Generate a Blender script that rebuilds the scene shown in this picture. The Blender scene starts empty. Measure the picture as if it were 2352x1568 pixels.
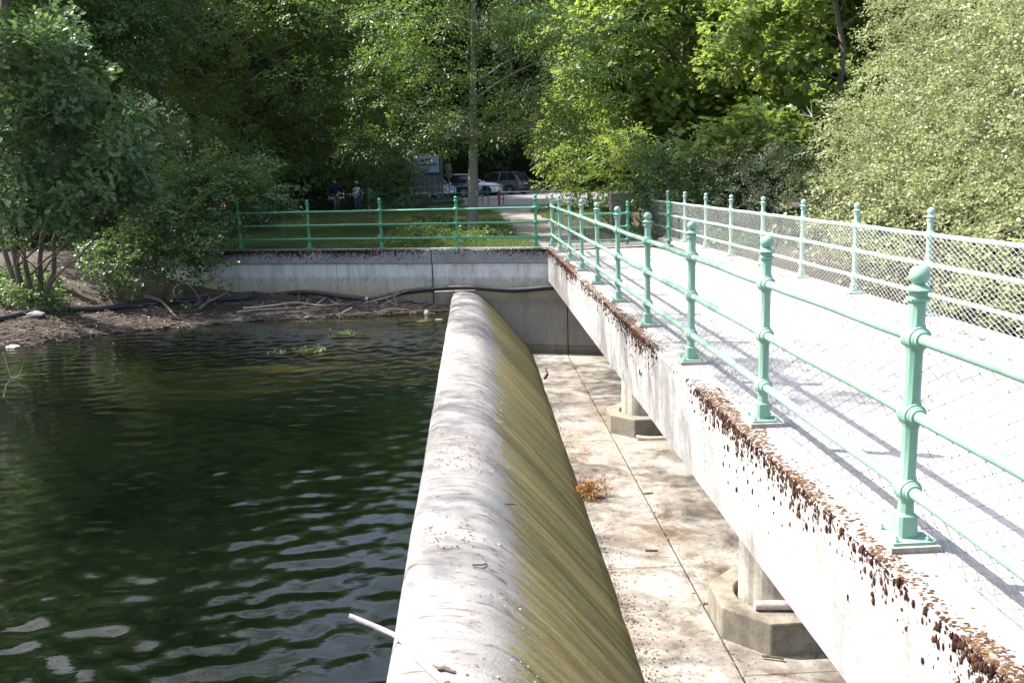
import bpy, bmesh, math, random
import numpy as np
from mathutils import Vector, Matrix

R_ = math.radians
rng = np.random.default_rng(11)
random.seed(11)
scene = bpy.context.scene
C = scene.collection

# ------------------------------------------------------------------ camera, sky, sun, exposure
CAM_Z = 1.6538
FOC, PIT, YAW, ROL = 3516.2 / 4096.0, 0.1849, 0.0390, 0.0290
_F = np.array([math.sin(YAW) * math.cos(PIT), math.cos(YAW) * math.cos(PIT), -math.sin(PIT)])
_R = np.array([math.cos(YAW), -math.sin(YAW), 0.0])
_U = np.cross(_R, _F)
_R2 = math.cos(ROL) * _R - math.sin(ROL) * _U
_U2 = np.cross(_R2, _F)
cd = bpy.data.cameras.new('camera')
cam = bpy.data.objects.new('camera', cd)
C.objects.link(cam)
cam.matrix_world = Matrix(((_R2[0], _U2[0], -_F[0], 0), (_R2[1], _U2[1], -_F[1], 0), (_R2[2], _U2[2], -_F[2], CAM_Z), (0, 0, 0, 1)))
cd.sensor_width = 36.0
cd.lens = FOC * 36.0
cd.clip_start = 0.05
cd.clip_end = 2000
scene.camera = cam

SUN_TRAVEL = Vector((0.733, -0.28, -1.0)).normalized()
SUN_EL = math.asin(-SUN_TRAVEL.z)
SUN_AZ = math.atan2(-SUN_TRAVEL.x, -SUN_TRAVEL.y)
w = bpy.data.worlds.new('World')
scene.world = w
w.use_nodes = True
nt = w.node_tree
sky = nt.nodes.new('ShaderNodeTexSky')
sky.sky_type = 'NISHITA'
sky.sun_disc = False
sky.sun_elevation = SUN_EL
sky.sun_rotation = SUN_AZ
sky.air_density = 1.0
sky.dust_density = 4.0
nt.links.new(sky.outputs[0], nt.nodes['Background'].inputs[0])
nt.nodes['Background'].inputs[1].default_value = 0.14
sl = bpy.data.lights.new('sun', 'SUN')
sl.energy = 4.6
sl.angle = R_(0.55)
sl.color = (1.0, 0.965, 0.91)
so = bpy.data.objects.new('sun', sl)
C.objects.link(so)
so.rotation_euler = SUN_TRAVEL.to_track_quat('-Z', 'Y').to_euler()
so.location = (-20, 10, 40)
vs = scene.view_settings
vs.view_transform = 'Standard'
vs.look = 'None'
vs.exposure = 1.64
vs.gamma = 1.0
vs.use_curve_mapping = False
scene.cycles.max_bounces = 6
scene.cycles.diffuse_bounces = 3
scene.cycles.transmission_bounces = 4
scene.cycles.transparent_max_bounces = 6

# ------------------------------------------------------------------ planning helper: where a line of sight meets a depth
def at(px, py, Y):
    k = 1.0 / 2352.0
    d = _F + _R2 * ((px - 1176.0) * k / FOC) - _U2 * ((py - 784.0) * k / FOC)
    return np.array([0, 0, CAM_Z]) + d * (Y / d[1])

# ------------------------------------------------------------------ geometry helpers
class MB:
    def __init__(s):
        s.v = []; s.f = []; s.m = []
    def add(s, vs_, fs, m=0):
        o = len(s.v)
        s.v.extend([tuple(map(float, p)) for p in vs_])
        for q in fs:
            s.f.append(tuple(i + o for i in q)); s.m.append(m)
        return s
    def box(s, c, size, rz=0.0, m=0, taper=1.0):
        hx, hy, hz = size[0] / 2, size[1] / 2, size[2] / 2
        ca, sa = math.cos(rz), math.sin(rz)
        P = []
        for z, t in ((-hz, 1.0), (hz, taper)):
            for x, y in ((-hx, -hy), (hx, -hy), (hx, hy), (-hx, hy)):
                x *= t; y *= t
                P.append((c[0] + x * ca - y * sa, c[1] + x * sa + y * ca, c[2] + z))
        return s.add(P, [(3, 2, 1, 0), (4, 5, 6, 7), (0, 1, 5, 4), (1, 2, 6, 5), (2, 3, 7, 6), (3, 0, 4, 7)], m)
    def prism(s, poly, z0, z1, m=0, top_scale=1.0):
        n = len(poly)
        cx = sum(p[0] for p in poly) / n; cy = sum(p[1] for p in poly) / n
        P = [(x, y, z0) for x, y in poly] + [(cx + (x - cx) * top_scale, cy + (y - cy) * top_scale, z1) for x, y in poly]
        F = [tuple(range(n - 1, -1, -1)), tuple(range(n, 2 * n))] + [(i, (i + 1) % n, n + (i + 1) % n, n + i) for i in range(n)]
        return s.add(P, F, m)
    def tube(s, pts, rad, sides=8, caps=True, m=0):
        pts = [Vector(p) for p in pts]
        n = len(pts)
        if not hasattr(rad, '__len__'): rad = [rad] * n
        P = []
        ref = Vector((0, 0, 1))
        prev = None
        for i, p in enumerate(pts):
            t = (pts[min(i + 1, n - 1)] - pts[max(i - 1, 0)])
            if t.length < 1e-9: t = Vector((0, 0, 1))
            t.normalize()
            if prev is None:
                a = t.cross(ref if abs(t.z) < .95 else Vector((1, 0, 0))).normalized()
            else:
                a = (prev - t * prev.dot(t))
                a = a.normalized() if a.length > 1e-6 else t.orthogonal().normalized()
            prev = a
            b = t.cross(a)
            for k in range(sides):
                th = 2 * math.pi * k / sides
                P.append(p + (a * math.cos(th) + b * math.sin(th)) * rad[i])
        F = []
        for i in range(n - 1):
            for k in range(sides):
                k2 = (k + 1) % sides
                F.append((i * sides + k, i * sides + k2, (i + 1) * sides + k2, (i + 1) * sides + k))
        if caps:
            F.append(tuple(range(sides - 1, -1, -1)))
            F.append(tuple((n - 1) * sides + k for k in range(sides)))
        return s.add(P, F, m)
    def lathe(s, prof, c=(0, 0, 0), sides=16, m=0, axis='z', rot0=0.0):
        P = []
        for r, z in prof:
            for k in range(sides):
                th = 2 * math.pi * k / sides + rot0
                a, b = r * math.cos(th), r * math.sin(th)
                if axis == 'z': q = (a, b, z)
                elif axis == 'y': q = (a, z, b)
                else: q = (z, a, b)
                P.append((c[0] + q[0], c[1] + q[1], c[2] + q[2]))
        F = []
        for i in range(len(prof) - 1):
            for k in range(sides):
                k2 = (k + 1) % sides
                F.append((i * sides + k, i * sides + k2, (i + 1) * sides + k2, (i + 1) * sides + k))
        F.append(tuple(range(sides - 1, -1, -1)))
        F.append(tuple((len(prof) - 1) * sides + k for k in range(sides)))
        return s.add(P, F, m)
    def sphere(s, c, r, seg=16, rings=10, m=0):
        if not hasattr(r, '__len__'): r = (r, r, r)
        P = [(c[0], c[1], c[2] - r[2])]
        for i in range(1, rings):
            ph = -math.pi / 2 + math.pi * i / rings
            for k in range(seg):
                th = 2 * math.pi * k / seg
                P.append((c[0] + r[0] * math.cos(ph) * math.cos(th), c[1] + r[1] * math.cos(ph) * math.sin(th), c[2] + r[2] * math.sin(ph)))
        P.append((c[0], c[1], c[2] + r[2]))
        F = []
        for k in range(seg):
            F.append((0, 1 + (k + 1) % seg, 1 + k))
        for i in range(rings - 2):
            for k in range(seg):
                k2 = (k + 1) % seg
                F.append((1 + i * seg + k, 1 + i * seg + k2, 1 + (i + 1) * seg + k2, 1 + (i + 1) * seg + k))
        L = len(P) - 1
        for k in range(seg):
            F.append((L, 1 + (rings - 2) * seg + k, 1 + (rings - 2) * seg + (k + 1) % seg))
        return s.add(P, F, m)
    def mesh(s, name, mats, smooth=True, angle=35):
        me = bpy.data.meshes.new(name)
        me.from_pydata(s.v, [], s.f)
        if not isinstance(mats, (list, tuple)): mats = [mats]
        for mm in mats: me.materials.append(mm)
        if len(mats) > 1: me.polygons.foreach_set('material_index', s.m)
        bm = bmesh.new(); bm.from_mesh(me)
        bmesh.ops.recalc_face_normals(bm, faces=bm.faces)
        bm.to_mesh(me); bm.free()
        if smooth:
            me.polygons.foreach_set('use_smooth', [True] * len(me.polygons))
            me.set_sharp_from_angle(angle=R_(angle))
        me.update()
        return me
    def build(s, name, mats, parent=None, smooth=True, angle=35, loc=None, rot=None):
        return link(name, s.mesh(name, mats, smooth, angle), parent, loc, rot)

def link(name, me, parent=None, loc=None, rot=None):
    o = bpy.data.objects.new(name, me)
    C.objects.link(o)
    if parent is not None: o.parent = parent
    if loc is not None: o.location = loc
    if rot is not None: o.rotation_euler = rot
    return o
def empty(name, loc=(0, 0, 0), rz=0.0):
    o = bpy.data.objects.new(name, None)
    C.objects.link(o)
    o.location = loc; o.rotation_euler = (0, 0, rz); o.empty_display_size = 0.2
    return o
def tag(o, label=None, cat=None, group=None, kind=None):
    if label: o['label'] = label
    if cat: o['category'] = cat
    if group: o['group'] = group
    if kind: o['kind'] = kind
    return o
def bevel(o, wd=0.012, seg=2):
    b = o.modifiers.new('bevel', 'BEVEL'); b.width = wd; b.segments = seg; b.limit_method = 'ANGLE'; b.angle_limit = R_(40)
    return o
def np_mesh(name, V, nv, faces, mat, smooth=False):
    """V: (N*nv,3) copies of a small template with the faces given (lists of template indices)."""
    N = len(V) // nv
    me = bpy.data.meshes.new(name)
    loops, starts, totals = [], [], []
    tl = np.concatenate([np.array(f) for f in faces]); tt = np.array([len(f) for f in faces])
    L = len(tl)
    allloops = (tl[None, :] + (np.arange(N) * nv)[:, None]).ravel().astype(np.int32)
    totals = np.tile(tt, N).astype(np.int32)
    starts = np.concatenate([[0], np.cumsum(totals)[:-1]]).astype(np.int32)
    me.vertices.add(N * nv); me.vertices.foreach_set('co', np.ascontiguousarray(V, dtype=np.float32).ravel())
    me.loops.add(len(allloops)); me.loops.foreach_set('vertex_index', allloops)
    me.polygons.add(len(totals)); me.polygons.foreach_set('loop_start', starts)
    me.polygons.foreach_set('loop_total', totals)
    if smooth: me.polygons.foreach_set('use_smooth', np.ones(len(totals), dtype=bool))
    me.materials.append(mat)
    me.update(calc_edges=True)
    return me
def fbm2(x, y, seed=0, oct_=4, f0=1.0):
    r = np.random.default_rng(seed)
    out = np.zeros_like(x, dtype=float)
    amp, f = 1.0, f0
    for _ in range(oct_):
        for _k in range(3):
            a = r.uniform(0, 2 * np.pi); ph = r.uniform(0, 2 * np.pi)
            out += amp * np.sin(f * (x * np.cos(a) + y * np.sin(a)) + ph) / 3
        amp *= .5; f *= 2.07
    return out

# ------------------------------------------------------------------ materials
def newmat(name):
    m = bpy.data.materials.new(name); m.use_nodes = True
    t = m.node_tree
    return m, t, t.nodes['Principled BSDF'], t.nodes['Material Output']
def N(t, typ, **kw):
    n = t.nodes.new(typ)
    for k, v in kw.items():
        if k.startswith('i_'):
            key = k[2:]
            key = int(key) if key.isdigit() else key
            n.inputs[key].default_value = v
        else: setattr(n, k, v)
    return n
def ramp(t, src, stops):
    n = t.nodes.new('ShaderNodeValToRGB')
    e = n.color_ramp.elements
    while len(e) > 1: e.remove(e[-1])
    for i, (p, c) in enumerate(stops):
        if i == 0: el = e[0]; el.position = p
        else: el = e.new(p)
        el.color = (c, c, c, 1) if not hasattr(c, '__len__') else (*c, 1)
    t.links.new(src, n.inputs[0])
    return n.outputs[0]
def mixc(t, fac, a, b, mode='MIX'):
    n = t.nodes.new('ShaderNodeMix'); n.data_type = 'RGBA'; n.blend_type = mode
    for sock, val in ((n.inputs[0], fac), (n.inputs[6], a), (n.inputs[7], b)):
        if isinstance(val, bpy.types.NodeSocket): t.links.new(val, sock)
        elif hasattr(val, '__len__'): sock.default_value = (*val, 1) if len(val) == 3 else val
        else: sock.default_value = val
    return n.outputs[2]
def noise(t, vec, scale, detail=6.0, rough=0.6, dist=0.0):
    n = N(t, 'ShaderNodeTexNoise', i_Scale=scale, i_Detail=detail, i_Roughness=rough, i_Distortion=dist)
    if vec is not None: t.links.new(vec, n.inputs['Vector'])
    return n.outputs[0]
def mapping(t, vec, scale=(1, 1, 1), loc=(0, 0, 0), rot=(0, 0, 0)):
    n = N(t, 'ShaderNodeMapping'); n.inputs['Scale'].default_value = scale; n.inputs['Location'].default_value = loc; n.inputs['Rotation'].default_value = rot
    t.links.new(vec, n.inputs['Vector'])
    return n.outputs[0]
def pos(t): return N(t, 'ShaderNodeNewGeometry').outputs['Position']
def objco(t): return N(t, 'ShaderNodeTexCoord').outputs['Object']
def bump(t, bsdf, h, strength=0.4, dist=0.01, prev=None):
    b = N(t, 'ShaderNodeBump'); b.inputs['Strength'].default_value = strength; b.inputs['Distance'].default_value = dist
    t.links.new(h, b.inputs['Height'])
    if prev is not None: t.links.new(prev, b.inputs['Normal'])
    t.links.new(b.outputs[0], bsdf.inputs['Normal'])
    return b.outputs[0]
def math_(t, op, a, b=None):
    n = N(t, 'ShaderNodeMath', operation=op)
    for i, v in enumerate((a, b)):
        if v is None: continue
        if isinstance(v, bpy.types.NodeSocket): t.links.new(v, n.inputs[i])
        else: n.inputs[i].default_value = v
    return n.outputs[0]
def sepxyz(t, v):
    n = N(t, 'ShaderNodeSeparateXYZ'); t.links.new(v, n.inputs[0]); return n.outputs

def concrete(name, base, dark, stain=(0.16, 0.12, 0.08), streak=0.5, spots=0.3, rough=0.9, bumps=0.5):
    m, t, b, o = newmat(name)
    P = pos(t)
    big = noise(t, P, 0.9, 8, .65, .6)
    c = mixc(t, ramp(t, big, [(.32, 0), (.68, 1)]), base, dark)
    st = noise(t, mapping(t, P, (7, 7, .55)), 1.0, 6, .65, .3)
    c = mixc(t, math_(t, 'MULTIPLY', ramp(t, st, [(.52, 0), (.75, 1)]), streak), c, tuple(x * .45 for x in dark))
    br = noise(t, P, 1.7, 9, .75, .6)
    c = mixc(t, math_(t, 'MULTIPLY', ramp(t, br, [(.50, 0), (.66, 1)]), spots), c, stain)
    sp = noise(t, P, 70, 3, .7)
    c = mixc(t, math_(t, 'MULTIPLY', ramp(t, sp, [(.56, 0), (.68, 1)]), .5), c, tuple(x * .3 for x in dark))
    mo = noise(t, P, 16, 6, .75)
    c = mixc(t, math_(t, 'MULTIPLY', ramp(t, mo, [(.48, 0), (.64, 1)]), .42), c, tuple(x * .5 for x in dark))
    t.links.new(c, b.inputs['Base Color'])
    b.inputs['Roughness'].default_value = rough
    b.inputs['Specular IOR Level'].default_value = .25
    n1 = bump(t, b, noise(t, P, 45, 6, .7), bumps, .006)
    bump(t, b, noise(t, P, 6, 4, .6), .25, .02, n1)
    return m

M = {}
M['beam'] = concrete('beam_concrete', (.40, .39, .37), (.26, .255, .25), streak=.7, spots=.2)
M['column'] = concrete('column_concrete', (.44, .42, .36), (.33, .31, .26), streak=.35, spots=.25)
M['pedestal'] = concrete('pedestal_concrete', (.30, .275, .225), (.17, .15, .115), stain=(.12, .10, .045), streak=.5, spots=.75)
M['floor'] = concrete('spillway_concrete', (.37, .355, .325), (.17, .14, .11), stain=(.085, .052, .03), streak=0, spots=.9)
M['deck'] = concrete('deck_surface', (.36, .355, .35), (.29, .285, .28), streak=0, spots=.1)
M['plinth'] = concrete('mortar', (.40, .38, .36), (.26, .24, .22), streak=.2, spots=.3, bumps=.9)

def _lichen_coping():
    m, t, b, o = newmat('coping_concrete')
    P = pos(t)
    c = mixc(t, ramp(t, noise(t, P, 1.6, 8, .65, .5), [(.3, 0), (.7, 1)]), (.30, .30, .29), (.17, .17, .175))
    z = sepxyz(t, P)[2]
    topness = ramp(t, math_(t, 'ADD', z, .42), [(0.0, 0.0), (.40, 1.0)])
    lich = math_(t, 'ADD', noise(t, P, 22, 6, .8), math_(t, 'MULTIPLY', topness, .12))
    lich = math_(t, 'ADD', lich, math_(t, 'MULTIPLY', noise(t, P, .7, 2, .5), .35))
    c = mixc(t, ramp(t, lich, [(.80, 0), (.86, 1)]), c, (.035, .022, .018))
    wh = noise(t, P, 38, 4, .7)
    c = mixc(t, math_(t, 'MULTIPLY', ramp(t, wh, [(.66, 0), (.7, 1)]), .7), c, (.5, .49, .47))
    t.links.new(c, b.inputs['Base Color']); b.inputs['Roughness'].default_value = .95
    bump(t, b, noise(t, P, 40, 6, .7), .6, .006)
    return m
M['coping'] = _lichen_coping()

def _wall():
    m, t, b, o = newmat('wall_concrete')
    P = pos(t)
    x, y, z = sepxyz(t, P)
    wob = math_(t, 'MULTIPLY', math_(t, 'SUBTRACT', noise(t, mapping(t, P, (3, 3, .7)), 1.3, 5, .7), .5), .22)
    zz = math_(t, 'ADD', z, wob)
    zn = math_(t, 'MULTIPLY', math_(t, 'ADD', zz, 2.6), 1 / 2.4)
    c = ramp(t, zn, [(0.0, (.15, .115, .08)), (.08, (.20, .175, .14)), (.12, (.255, .245, .22)), (.45, (.27, .255, .22)), (.54, (.23, .195, .145)), (.62, (.36, .31, .22)), (.71, (.42, .385, .30)), (.77, (.46, .45, .41)), (.80, (.56, .56, .55)), (1.0, (.54, .54, .54))])
    band = ramp(t, math_(t, 'ABSOLUTE', math_(t, 'ADD', zz, .80)), [(.0, 1), (.13, 0)])
    sp = noise(t, mapping(t, P, (26, 26, 7)), 1.0, 5, .8)
    c = mixc(t, math_(t, 'MULTIPLY', ramp(t, sp, [(.5, 0), (.62, 1)]), math_(t, 'MULTIPLY', band, .85)), c, (.12, .125, .12))
    st = noise(t, mapping(t, P, (5, 5, .5)), 1.0, 6, .7, .4)
    c = mixc(t, math_(t, 'MULTIPLY', ramp(t, st, [(.46, 0), (.74, 1)]), .6), c, (.17, .15, .12))
    mt_ = noise(t, mapping(t, P, (1.6, 1.6, .8)), 1.6, 8, .75, .5)
    c = mixc(t, math_(t, 'MULTIPLY', ramp(t, mt_, [(.50, 0), (.70, 1)]), .55), c, (.12, .105, .085))
    c = mixc(t, math_(t, 'MULTIPLY', ramp(t, mt_, [(.30, 1), (.44, 0)]), .35), c, (.45, .43, .38))
    wh = noise(t, P, 45, 3, .7)
    c = mixc(t, math_(t, 'MULTIPLY', ramp(t, wh, [(.68, 0), (.71, 1)]), .6), c, (.6, .58, .52))
    t.links.new(c, b.inputs['Base Color']); b.inputs['Roughness'].default_value = .9
    bump(t, b, noise(t, P, 30, 6, .7), .35, .005)
    return m
M['wall'] = _wall()

def _weir():
    m, t, b, o = newmat('weir_concrete')
    P = pos(t)
    x, y, z = sepxyz(t, P)
    c = mixc(t, ramp(t, noise(t, mapping(t, P, (1, 1.6, 1)), 1.1, 9, .7, .5), [(.33, 0), (.7, 1)]), (.285, .278, .268), (.17, .163, .157))
    # brown dirt flecks carried over the crest, drawn out along the flow
    fl = noise(t, mapping(t, P, (2.2, 9, 2.2)), 1.6, 8, .75, 1.0)
    c = mixc(t, math_(t, 'MULTIPLY', ramp(t, fl, [(.53, 0), (.64, 1)]), .9), c, (.085, .062, .052))
    pk = noise(t, mapping(t, P, (3.5, 1.2, 3)), 1.0, 4, .5, .2)
    c = mixc(t, math_(t, 'MULTIPLY', ramp(t, pk, [(.69, 0), (.71, 1)]), .6), c, (.36, .22, .17))
    sp = noise(t, P, 55, 3, .7)
    c = mixc(t, math_(t, 'MULTIPLY', ramp(t, sp, [(.60, 0), (.68, 1)]), .4), c, (.14, .11, .09))
    # algae film on the downstream face
    stv = mapping(t, P, (.55, 7.5, .55))
    s1 = noise(t, stv, 1.0, 7, .7, .35)
    s2 = noise(t, mapping(t, P, (1.2, 22, 1.2)), 1.0, 5, .7, .3)
    alg = mixc(t, ramp(t, s1, [(.36, 0), (.5, .5), (.66, 1)]), (.070, .072, .016), (.31, .255, .090))
    alg = mixc(t, math_(t, 'MULTIPLY', ramp(t, s2, [(.55, 0), (.7, 1)]), .6), alg, (.09, .075, .03))
    alg = mixc(t, math_(t, 'MULTIPLY', ramp(t, noise(t, P, 40, 4, .8), [(.50, 0), (.66, 1)]), .5), alg, (.34, .28, .12))
    alg = mixc(t, math_(t, 'MULTIPLY', ramp(t, noise(t, P, 26, 6, .85), [(.52, 0), (.66, 1)]), .55), alg, (.055, .048, .016))
    alg = mixc(t, math_(t, 'MULTIPLY', ramp(t, noise(t, mapping(t, P, (.8, 2.5, .8)), 1.0, 5, .7, .4), [(.55, 0), (.72, 1)]), .5), alg, (.20, .115, .05))
    edge = math_(t, 'ADD', x, math_(t, 'MULTIPLY', math_(t, 'SUBTRACT', noise(t, mapping(t, P, (.8, 5, .8)), 1.0, 6, .7, .2), .5), .75))
    edge = math_(t, 'ADD', edge, math_(t, 'MULTIPLY', math_(t, 'SUBTRACT', noise(t, mapping(t, P, (.2, .35, .2)), 1.0, 2, .5), .5), .5))
    f = ramp(t, edge, [(.17, 0), (.26, .75), (.42, 1)])
    c = mixc(t, f, c, alg)
    toe = ramp(t, math_(t, 'ADD', edge, 0), [(.0, 0), (1.0, 0)])
    t.links.new(c, b.inputs['Base Color']); b.inputs['Roughness'].default_value = .88
    n1 = bump(t, b, noise(t, P, 38, 7, .8), .8, .014)
    bump(t, b, s1, .35, .03, n1)
    return m
M['weir'] = _weir()

def paint(name, base, light, rough=.45):
    m, t, b, o = newmat(name)
    P = pos(t)
    c = mixc(t, ramp(t, noise(t, mapping(t, P, (4, 4, 1.5)), 2.2, 6, .65, .4), [(.35, 0), (.68, 1)]), base, light)
    c = mixc(t, math_(t, 'MULTIPLY', ramp(t, noise(t, P, 9, 6, .75), [(.60, 0), (.72, 1)]), .35), c, tuple(x * .55 + .02 for x in base))
    c = mixc(t, math_(t, 'MULTIPLY', ramp(t, noise(t, P, 60, 4, .7), [(.67, 0), (.72, 1)]), .8), c, (.10, .055, .035))
    t.links.new(c, b.inputs['Base Color']); b.inputs['Roughness'].default_value = rough
    bump(t, b, noise(t, P, 80, 4, .6), .15, .003)
    return m
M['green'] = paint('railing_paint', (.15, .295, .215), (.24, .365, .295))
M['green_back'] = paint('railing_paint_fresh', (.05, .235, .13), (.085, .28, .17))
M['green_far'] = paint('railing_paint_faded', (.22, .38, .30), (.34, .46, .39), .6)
M['green_dark'] = paint('dark_green_paint', (.025, .11, .075), (.045, .16, .11))

def plain(name, col, rough=.6, metal=0.0, var=.25, scale=6.0, spec=.4, bmp=0.0, coat=0.0):
    m, t, b, o = newmat(name)
    P = objco(t)
    c = mixc(t, ramp(t, noise(t, P, scale, 5, .65), [(.3, 0), (.7, 1)]), tuple(x * (1 - var) for x in col), tuple(min(1, x * (1 + var)) for x in col))
    t.links.new(c, b.inputs['Base Color']); b.inputs['Roughness'].default_value = rough
    b.inputs['Metallic'].default_value = metal; b.inputs['Specular IOR Level'].default_value = spec
    b.inputs['Coat Weight'].default_value = coat
    if bmp: bump(t, b, noise(t, P, scale * 6, 5, .7), bmp, .01)
    return m
M['wire'] = plain('galvanised_wire', (.10, .105, .11), .5, .3, .2, 30)
M['wire_far'] = plain('galvanised_wire_pale', (.55, .58, .57), .45, .4, .2, 30)
M['pipe'] = plain('black_plastic_pipe', (.022, .024, .032), .42, 0, .35, 3)
M['bark'] = plain('bark', (.13, .11, .085), .95, 0, .35, 9, .2, .8)
M['bark_grey'] = plain('smooth_grey_bark', (.20, .185, .155), .9, 0, .3, 14, .2, .4)
M['bark_dark'] = plain('bark_dark', (.05, .042, .033), .95, 0, .35, 9, .2, .8)
M['bark_pale'] = plain('bark_pale', (.20, .175, .14), .95, 0, .35, 9, .2, .6)
M['driftwood'] = plain('driftwood', (.25, .20, .155), .9, 0, .3, 14, .2, .6)
M['driftwood_pale'] = plain('bleached_wood', (.42, .37, .30), .9, 0, .2, 14, .2, .4)
M['driftwood_dark'] = plain('wet_wood', (.11, .08, .06), .85, 0, .4, 14, .3, .6)
M['birch'] = plain('birch_bark', (.55, .45, .42), .8, 0, .35, 16, .2, .3)
M['stone'] = plain('grey_stone', (.23, .22, .20), .9, 0, .35, 8, .2, .8)
M['rust'] = plain('rust_paint', (.20, .055, .035), .7, 0, .3, 8)
M['galv'] = plain('galvanised_steel', (.36, .36, .34), .5, .5, .2, 5)
M['board_grey'] = plain('weathered_boards', (.15, .145, .125), .9, 0, .3, 5, .2, .5)
M['sign_white'] = plain('sign_face', (.36, .39, .40), .6, 0, .12, 2)
M['frame_green'] = plain('sign_frame', (.02, .06, .045), .6, 0, .2, 3)
M['ink'] = plain('black_lettering', (.012, .012, .014), .6, 0, .1, 3)
M['ink_violet'] = plain('violet_lettering', (.16, .15, .28), .6, 0, .1, 3)
M['bin'] = plain('bin_green', (.0, .235, .125), .4, 0, .12, 3)
M['tyre'] = plain('tyre_rubber', (.012, .012, .013), .8, 0, .2, 8)
M['rim'] = plain('alloy', (.55, .56, .58), .3, .8, .05, 4)
M['rim_dark'] = plain('dark_alloy', (.10, .10, .11), .35, .7, .05, 4)
M['glass'] = plain('car_glass', (.012, .016, .018), .04, 0, .05, 2, .8)
M['lamp_red'] = plain('tail_light', (.55, .02, .02), .15, 0, .1, 4, .6)
M['lamp_clear'] = plain('head_light', (.55, .58, .62), .08, .3, .1, 6, .8)
M['trim'] = plain('black_trim', (.015, .015, .016), .5, 0, .1, 4)
M['chrome'] = plain('chrome', (.7, .71, .73), .15, .9, .03, 4)
M['plate'] = plain('number_plate', (.6, .62, .64), .5, 0, .05, 4)
for k_, c_ in dict(silver=(.33, .37, .45), darkgreen=(.006, .022, .022), white=(.74, .77, .80), grey=(.085, .09, .105), black=(.008, .008, .010)).items():
    M['car_' + k_] = plain('car_paint_' + k_, c_, .22, .15, .04, 1.5, .6, 0, .8)
M['skin'] = plain('skin', (.42, .24, .17), .6, 0, .1, 10)
M['sweater'] = plain('navy_knit', (.012, .020, .058), .95, 0, .3, 30, .1)
M['trousers'] = plain('taupe_cloth', (.135, .105, .09), .9, 0, .2, 12, .1)
M['shirt'] = plain('pale_shirt', (.52, .52, .56), .9, 0, .35, 22, .1)
M['jeans'] = plain('denim', (.045, .08, .15), .9, 0, .3, 14, .1)
M['hair_dark'] = plain('dark_hair', (.03, .024, .02), .7, 0, .3, 30)
M['hair_grey'] = plain('grey_hair', (.45, .43, .40), .7, 0, .2, 30)
M['shoe'] = plain('dark_shoe', (.03, .028, .026), .7, 0, .2, 10)
M['litter'] = plain('leaf_litter', (.16, .095, .06), .9, 0, .5, 1.5, .15)
M['dry_plant'] = plain('dry_plant', (.33, .17, .055), .9, 0, .4, 3, .15)
M['shell'] = plain('pale_flecks', (.42, .36, .30), .8, 0, .4, 4, .2)

def island_tint(t, a, b_):
    g = N(t, 'ShaderNodeNewGeometry')
    return mixc(t, g.outputs['Random Per Island'], a, b_)
def leafmat(name, a, b_, trans, tw=.45, rough=.42, spec=.45):
    m, t, b, o = newmat(name)
    c = island_tint(t, a, b_)
    P = pos(t)
    c = mixc(t, ramp(t, noise(t, P, .55, 3, .5), [(.35, 0), (.65, 1)]), c, tuple((x + y) * .36 for x, y in zip(a, b_)), 'MIX')
    t.links.new(c, b.inputs['Base Color']); b.inputs['Roughness'].default_value = rough
    b.inputs['Specular IOR Level'].default_value = spec
    tr = N(t, 'ShaderNodeBsdfTranslucent')
    t.links.new(mixc(t, .5, c, trans), tr.inputs[0])
    mx = N(t, 'ShaderNodeMixShader'); mx.inputs[0].default_value = tw
    t.links.new(b.outputs[0], mx.inputs[1]); t.links.new(tr.outputs[0], mx.inputs[2])
    t.links.new(mx.outputs[0], o.inputs['Surface'])
    return m
M['leaf_oak'] = leafmat('oak_leaf', (.105, .185, .075), (.165, .255, .105), (.20, .32, .06), .35)
M['leaf_beech'] = leafmat('beech_leaf', (.075, .135, .040), (.125, .195, .055), (.22, .34, .04), .45)
M['leaf_alder'] = leafmat('alder_leaf', (.07, .14, .05), (.155, .235, .085), (.2, .33, .05), .4)
M['leaf_maple'] = leafmat('maple_leaf', (.15, .235, .05), (.23, .315, .09), (.38, .50, .07), .48)
M['leaf_hazel'] = leafmat('hazel_leaf', (.23, .27, .12), (.36, .385, .21), (.40, .46, .15), .4)
M['leaf_elder'] = leafmat('elder_leaf', (.085, .165, .06), (.155, .235, .095), (.2, .32, .06), .35)
M['leaf_thorn'] = leafmat('thorn_leaf', (.085, .115, .06), (.135, .16, .09), (.15, .2, .07), .3)
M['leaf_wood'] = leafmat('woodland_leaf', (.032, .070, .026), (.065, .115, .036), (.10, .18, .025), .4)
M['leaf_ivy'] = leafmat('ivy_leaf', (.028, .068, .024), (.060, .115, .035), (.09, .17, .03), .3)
M['grass'] = leafmat('grass_blade', (.095, .165, .045), (.165, .225, .075), (.2, .3, .06), .35, .55, .3)
M['weed'] = leafmat('water_weed', (.16, .22, .05), (.34, .38, .13), (.25, .34, .06), .3)

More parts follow.
